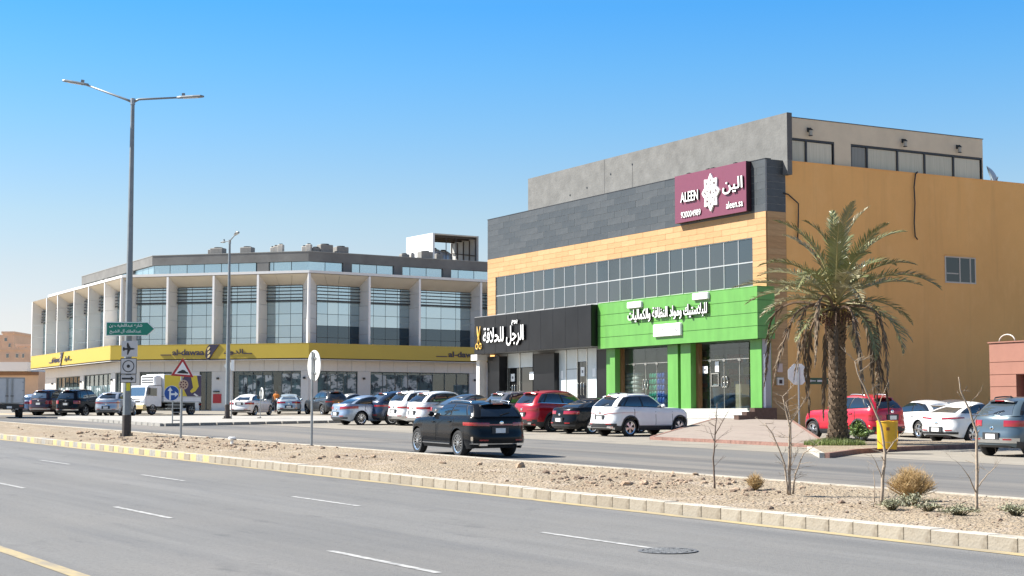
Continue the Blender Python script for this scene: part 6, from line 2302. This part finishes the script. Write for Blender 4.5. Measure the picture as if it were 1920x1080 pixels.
LEAF = [M('palm_leaf_%d' % i, c, .42, var=.3, scale=3, spec=.6) for i, c in enumerate([(.175, .185, .075), (.21, .205, .10), (.25, .225, .13), (.15, .165, .062)])]
RACH = M('palm_rachis', (.28, .24, .10), .6, var=.2)
DEAD = M('dead_leaf', (.155, .115, .075), .9, var=.45, scale=4)
DEADR = M('dead_rachis', (.145, .09, .055), .8, var=.3)


def frond_mesh(name, L, rise, droop, leaf, mats, seed, dead=False, n=72):
    """frond in its own frame: grows along +x, arches down; leaflets on both sides"""
    r_ = random.Random(seed)
    pts = []
    x = z = 0
    a = rise
    N = 24
    for k in range(N + 1):
        pts.append(Vector((x, 0, z)))
        f = k / N
        a = rise - droop * (f ** 1.35 if not dead else min(1, f / (.34 + .07 * (seed % 4))) ** 1.25) + (.10 * math.sin(f * 7 + seed) if dead else 0)
        x += math.cos(a) * L / N
        z += math.sin(a) * L / N
    m = MB()
    m.tube(pts, [lerp(.014, .0025, (k / N) ** .7) for k in range(N + 1)], 5)
    for k in range(n):
        f = lerp(.16 if not dead else .36, .995, k / (n - 1))
        q = f * N
        i = min(N - 1, int(q))
        P = pts[i].lerp(pts[i + 1], q - i)
        T = (pts[i + 1] - pts[i]).normalized()
        up_ = Vector((-T.z, 0, T.x))
        ll = leaf * (math.sin(math.pi * min(1, f * .92 + .1)) ** .6) * r_.uniform(.8, 1.1)
        for sg in (1, -1):
            fwd = lerp(.35, 1.6, f) + r_.uniform(-.12, .12)
            v_up = r_.uniform(.0, .8) if not dead else r_.uniform(-.5, .5)
            d = (T * fwd + Vector((0, sg, 0)) * (1.0 if not dead else r_.uniform(.1, .45)) + up_ * v_up).normalized()
            w_ = .0052 if not dead else .006
            mid = P + d * ll * .5
            tip = P + d * ll + Vector((0, 0, -.10 * ll if not dead else -.3 * ll))
            sd = d.cross(up_).normalized() * w_
            tw = up_ * w_ * r_.uniform(-.8, .8)
            m.cm = 1
            m.add([P - sd * .5, P + sd * .5, mid + sd + tw, tip, mid - sd - tw], [(0, 1, 2, 4), (4, 2, 3)])
            m.cm = 0
    m.m = m.m
    return m.mesh(name, mats, False)


fm_ = []
for i in range(8):
    fm_.append(frond_mesh('frond', 1, R(4 + 5 * (i % 4)), R(48 + 12 * (i % 5)), .16, [RACH, LEAF[i % 4]], i))
CR = Vector((tx(HT), 0, HT + .25))


def frond(me, az, el, L, z0=0, name='frond'):
    o = link(name, me, palm, CR + Vector((.12 * math.cos(az), .12 * math.sin(az), z0)), (0, -el, az))
    o.scale = (L, L, L)
    return o


rr = random.Random(21)
# rings from the upright spear leaves outwards
k = 0
for n_, el, L, dz in ((4, 78, 3.5, .25), (6, 58, 3.6, .15), (7, 38, 3.65, .05), (8, 20, 3.7, -.05), (7, 4, 3.5, -.15), (6, -12, 3.1, -.25)):
    for i in range(n_):
        az = 2 * math.pi * (i + .5 * (k % 2)) / n_ + rr.uniform(-.22, .22) + k * .7
        frond(fm_[rr.randrange(8)], az, R(el + rr.uniform(-8, 8)), L * rr.uniform(.86, 1.08), dz)
    k += 1
dm_ = [frond_mesh('dead_frond', 1, R(22), R(106 + 3 * i), .085, [DEADR, DEAD], 60 + i, True, 34) for i in range(4)]
for i in range(17):
    az = 2 * math.pi * i / 17 + rr.uniform(-.2, .2)
    frond(dm_[i % 4], az, R(rr.uniform(-8, 16)), rr.choice((3.2, 3.7, 4.2, 4.6, 5.0)), -.35 - rr.uniform(0, .3), 'dead_frond')
DATE = M('dates', (.085, .022, .012), .6, var=.4, scale=12)
STK = M('date_stalk', (.36, .24, .06), .7)
for az, dz in ((3.5, -.55), (4.1, -.75), (5.0, -.6), (5.9, -.65), (2.9, -.7), (0.4, -.6)):
    m = MB()
    m.cm = 0
    for q in range(14):
        a, b = rr.uniform(-.5, .5), rr.uniform(.35, .75)
        p0 = Vector((0, 0, 0))
        p1 = Vector((.45 * math.cos(az + a * .4), .45 * math.sin(az + a * .4), -.02))
        p2 = p1 + Vector((.2 * math.cos(az + a) * 1.1, .2 * math.sin(az + a) * 1.1, -b * .8))
        m.cm = 0
        m.tube([p0, p1, p2], [.012, .008, .005], 4, False)
        m.cm = 1
        for s_ in range(4):
            c_ = p1.lerp(p2, .55 + .15 * s_) + Vector((rr.uniform(-.04, .04), rr.uniform(-.04, .04), 0))
            m.lathe([(.006, .03), (.022, .01), (.022, -.015), (.005, -.032)], 5, c_)
    o = m.build('date_cluster', [STK, DATE], palm)
    o.location = CR + Vector((0, 0, dz + .35))
# grass and a leafy weed at the palm's foot
GRS = [M('grass_%d' % i, c, .6, var=.3) for i, c in enumerate([(.17, .23, .045), (.25, .27, .08), (.12, .17, .035)])]
m = MB()
for i in range(5200):
    a, r = rr.uniform(0, 6.283), math.sqrt(rr.random())
    x, y = PX - .22 + r * 1.0 * math.cos(a) * 1.05, PY - .4 + r * .85 * math.sin(a)
    h = rr.uniform(.1, .30) * (1.15 - r * .5)
    b = rr.uniform(0, 6.283)
    l = rr.uniform(.02, .16)
    z = gz(x, y) + .12
    w_ = .008
    m.cm = rr.randrange(3)
    m.add([(x - w_ * math.sin(b), y + w_ * math.cos(b), z), (x + w_ * math.sin(b), y - w_ * math.cos(b), z), (x + l * math.cos(b), y + l * math.sin(b), z + h)], [(0, 1, 2)])
stuff(m.build('grass', GRS))


def leafy(name, label, x, y, z, rad, h, n, mats, leaf, sd, twigs=26, squash=1.0):
    r_ = random.Random(sd)
    t = thing(name, label, 'shrub', (x, y, z))
    m = MB()
    tips = []
    for i in range(twigs):
        a, q = r_.uniform(0, 6.283), r_.random() ** .6
        e = Vector((rad * q * math.cos(a), rad * q * math.sin(a), h * r_.uniform(.55, 1.0) * (1.1 - q * .5)))
        b = e * .5 + Vector((r_.uniform(-.05, .05), r_.uniform(-.05, .05), .05))
        m.tube([(0, 0, -.02), b, e], [.012, .007, .003], 4, False)
        tips.append((b, e))
    m.build('stems', M(name + '_stem_%d' % sd, (.12, .10, .05), .8), t)
    m = MB()
    for i in range(n):
        b, e = r_.choice(tips)
        c = b.lerp(e, r_.uniform(-.3, 1.08)) + Vector((r_.uniform(-1, 1), r_.uniform(-1, 1), r_.uniform(-.6, .6))) * .05
        d = Vector((r_.uniform(-1, 1), r_.uniform(-1, 1), r_.uniform(-.2, 1))).normalized() * leaf * r_.uniform(.6, 1.3)
        s_ = d.cross(Vector((r_.uniform(-1, 1), r_.uniform(-1, 1), r_.uniform(-1, 1)))).normalized() * leaf * .22
        m.cm = r_.randrange(len(mats))
        m.add([c, c + d * .5 + s_, c + d, c + d * .5 - s_], [(0, 1, 2, 3)])
    m.build('foliage', mats, t)
    return t


q = at(1606, 58.3)
leafy('leafy_weed', 'bright green leafy weed beside the foot of the palm', q.x, q.y, q.z + .12, .5, .75, 900, [M('weed_%d' % i, c, .5) for i, c in enumerate([(.10, .17, .03), (.15, .22, .05), (.07, .12, .025)])], .12, 5)
GG = [M('saltbush_%d' % i, c, .7) for i, c in enumerate([(.25, .255, .16), (.31, .30, .20), (.20, .21, .12)])]


def on_median(px, py):
    p = gp(px, py, .2)
    w_, l = p.x * NR.x + p.y * NR.y, p.x * DR.x + p.y * DR.y
    w_ = min(max(w_, W0 + .45), W1 - .4)
    x, y = rp(w_, l)
    return Vector((x, y, soil(w_, l)))


for i, (px, py, r, h, lab) in enumerate([(1672, 957, .3, .3, 'low grey green saltbush left under the big dry bush'), (1712, 952, .42, .34, 'spreading grey green saltbush at the foot of the big dry bush'), (1740, 962, .25, .2, 'thin grey green saltbush right of the big dry bush'), (1800, 966, .35, .22, 'flat grey green saltbush beside the rightmost sapling'), (1905, 966, .3, .3, 'grey green saltbush at the right edge of the median')]):
    q = on_median(px, py)
    leafy('saltbush', lab, q.x, q.y, q.z - .02, r, h * .75, 480 if r > .28 else 220, GG, .042, 30 + i, 40)


def dry_bush(label, px, py, rad, h, n, sd):
    r_ = random.Random(sd)
    q = on_median(px, py)
    t = thing('dry_bush', label, 'shrub', (q.x, q.y, q.z - .02), 0, 'dry yellow bushes on the median')
    m = MB()
    for i in range(n):
        a, s_ = r_.uniform(0, 6.283), r_.random() ** .7
        e = Vector((rad * s_ * math.cos(a), rad * s_ * math.sin(a), h * (1 - .45 * s_ * s_) * r_.uniform(.6, 1.05)))
        b = Vector((e.x * .35, e.y * .35, e.z * .5)) + Vector((r_.uniform(-.05, .05), r_.uniform(-.05, .05), 0))
        m.cm = r_.randrange(3)
        m.tube([(e.x * .06, e.y * .06, 0), b, e], [.005, .0035, .002], 3, False)
        for k in range(4):
            f = r_.uniform(.35, 1)
            c = b.lerp(e, f)
            d = Vector((r_.uniform(-1, 1), r_.uniform(-1, 1), r_.uniform(.0, 1.2))).normalized() * r_.uniform(.05, .14)
            m.tube([c, c + d], [.0025, .0012], 3, False)
    m.build('twigs', [M('dry_twig_%d_%d' % (sd, k), c, .8) for k, c in enumerate([(.36, .235, .09), (.42, .29, .13), (.27, .17, .07)])], t)
    return t


dry_bush('big round dry yellow bush on the median near the right', 1709, 938, .43, .60, 620, 3)
dry_bush('small dry orange tuft on the median between two saplings', 1416, 918, .17, .30, 200, 4)
BARK = M('sapling_bark', (.33, .26, .19), .85, var=.3, scale=20)
BARKD = M('sapling_bark_dark', (.15, .11, .085), .85, var=.3, scale=20)


def sapling(label, px, py, stems, mat, sd, twig=1.0):
    """bare young tree: stems given as pixel polylines with base radius, then random twigs"""
    r_ = random.Random(sd)
    q = on_median(px, py)
    D = q.y
    t = thing('bare_sapling', label, 'sapling', (q.x, q.y, q.z), 0, 'bare saplings on the median')
    k_ = D / F
    tr = None
    for i, (pl_, r0) in enumerate(stems):
        dep = r_.uniform(-.25, .25) if i else 0
        base = pl_[0]
        pts = []
        for j, (x, y) in enumerate(pl_):
            f = j / (len(pl_) - 1)
            pts.append(Vector(((x - px) * k_, dep * f, (py - y) * k_)))
        pts[0].z -= .05 if i == 0 else 0
        m = MB()
        fine = []
        for a, b in zip(pts, pts[1:]):
            for s_ in range(4): fine.append(a.lerp(b, s_ / 4) + Vector((r_.uniform(-1, 1), r_.uniform(-1, 1), 0)) * .006)
        fine.append(pts[-1])
        m.tube(fine, [lerp(r0, r0 * .25, s_ / (len(fine) - 1)) for s_ in range(len(fine))], 6)

        def tw(p, d, l, r, dep_):
            e = p + d * l
            mid = p.lerp(e, .5) + Vector((r_.uniform(-1, 1), r_.uniform(-1, 1), r_.uniform(-1, 1))) * l * .06
            m.tube([p, mid, e], [r, r * .7, r * .35], 4, False)
            if dep_ > 0:
                for _ in range(r_.randint(1, 3)):
                    nd = (d + Vector((r_.uniform(-1, 1), r_.uniform(-1, 1), r_.uniform(-.3, .8))) * .7).normalized()
                    tw(p.lerp(e, r_.uniform(.35, 1)), nd, l * r_.uniform(.4, .7), r * .6, dep_ - 1)

        nt_ = int(len(fine) * .55 * twig)
        for _ in range(nt_):
            s_ = r_.randrange(len(fine) // 4, len(fine))
            d = Vector((r_.choice((-1, 1)) * r_.uniform(.3, 1), r_.uniform(-.6, .6), r_.uniform(-.1, 1))).normalized()
            tw(fine[s_], d, r_.uniform(.1, .28), r0 * .28, 2)
        o = m.build('trunk' if i == 0 else 'branch', mat, t, smooth=True)
    return t


sapling('thin upright bare sapling, leftmost of the four on the median', 1340, 915, [([(1340, 915), (1338, 860), (1343, 800), (1346, 757)], .022), ([(1342, 815), (1355, 790), (1367, 768)], .012), ([(1341, 830), (1330, 800)], .009)], BARKD, 1, 1.0)
sapling('many stemmed bare sapling in front of the pink pavement', 1480, 928, [([(1481, 928), (1480, 880), (1482, 800), (1470, 745)], .03), ([(1477, 926), (1472, 870), (1450, 815), (1436, 795)], .02), ([(1487, 926), (1490, 890), (1506, 850), (1528, 835)], .018), ([(1479, 928), (1484, 860), (1486, 790), (1478, 755)], .02), ([(1480, 800), (1500, 770), (1515, 745)], .012)], BARK, 2, 1.7)
sapling('leaning bare sapling crossing in front of the yellow bin', 1655, 945, [([(1652, 945), (1658, 880), (1661, 850), (1655, 800), (1635, 750), (1612, 700), (1608, 678)], .03), ([(1660, 855), (1680, 830), (1706, 805)], .014), ([(1656, 900), (1645, 870), (1633, 850)], .011), ([(1640, 940), (1641, 900), (1640, 880)], .01), ([(1645, 775), (1660, 740), (1672, 712)], .008)], BARK, 3, .8)
sapling('tall thin bare sapling, rightmost of the four on the median', 1832, 958, [([(1831, 958), (1833, 890), (1835, 815), (1822, 770), (1806, 735), (1803, 708)], .028), ([(1832, 925), (1815, 895), (1795, 872)], .013), ([(1832, 915), (1850, 890), (1868, 870)], .011), ([(1834, 900), (1842, 865)], .009), ([(1834, 815), (1842, 806)], .014)], BARK, 4, .7)
bpy.data.objects.remove(_fo)
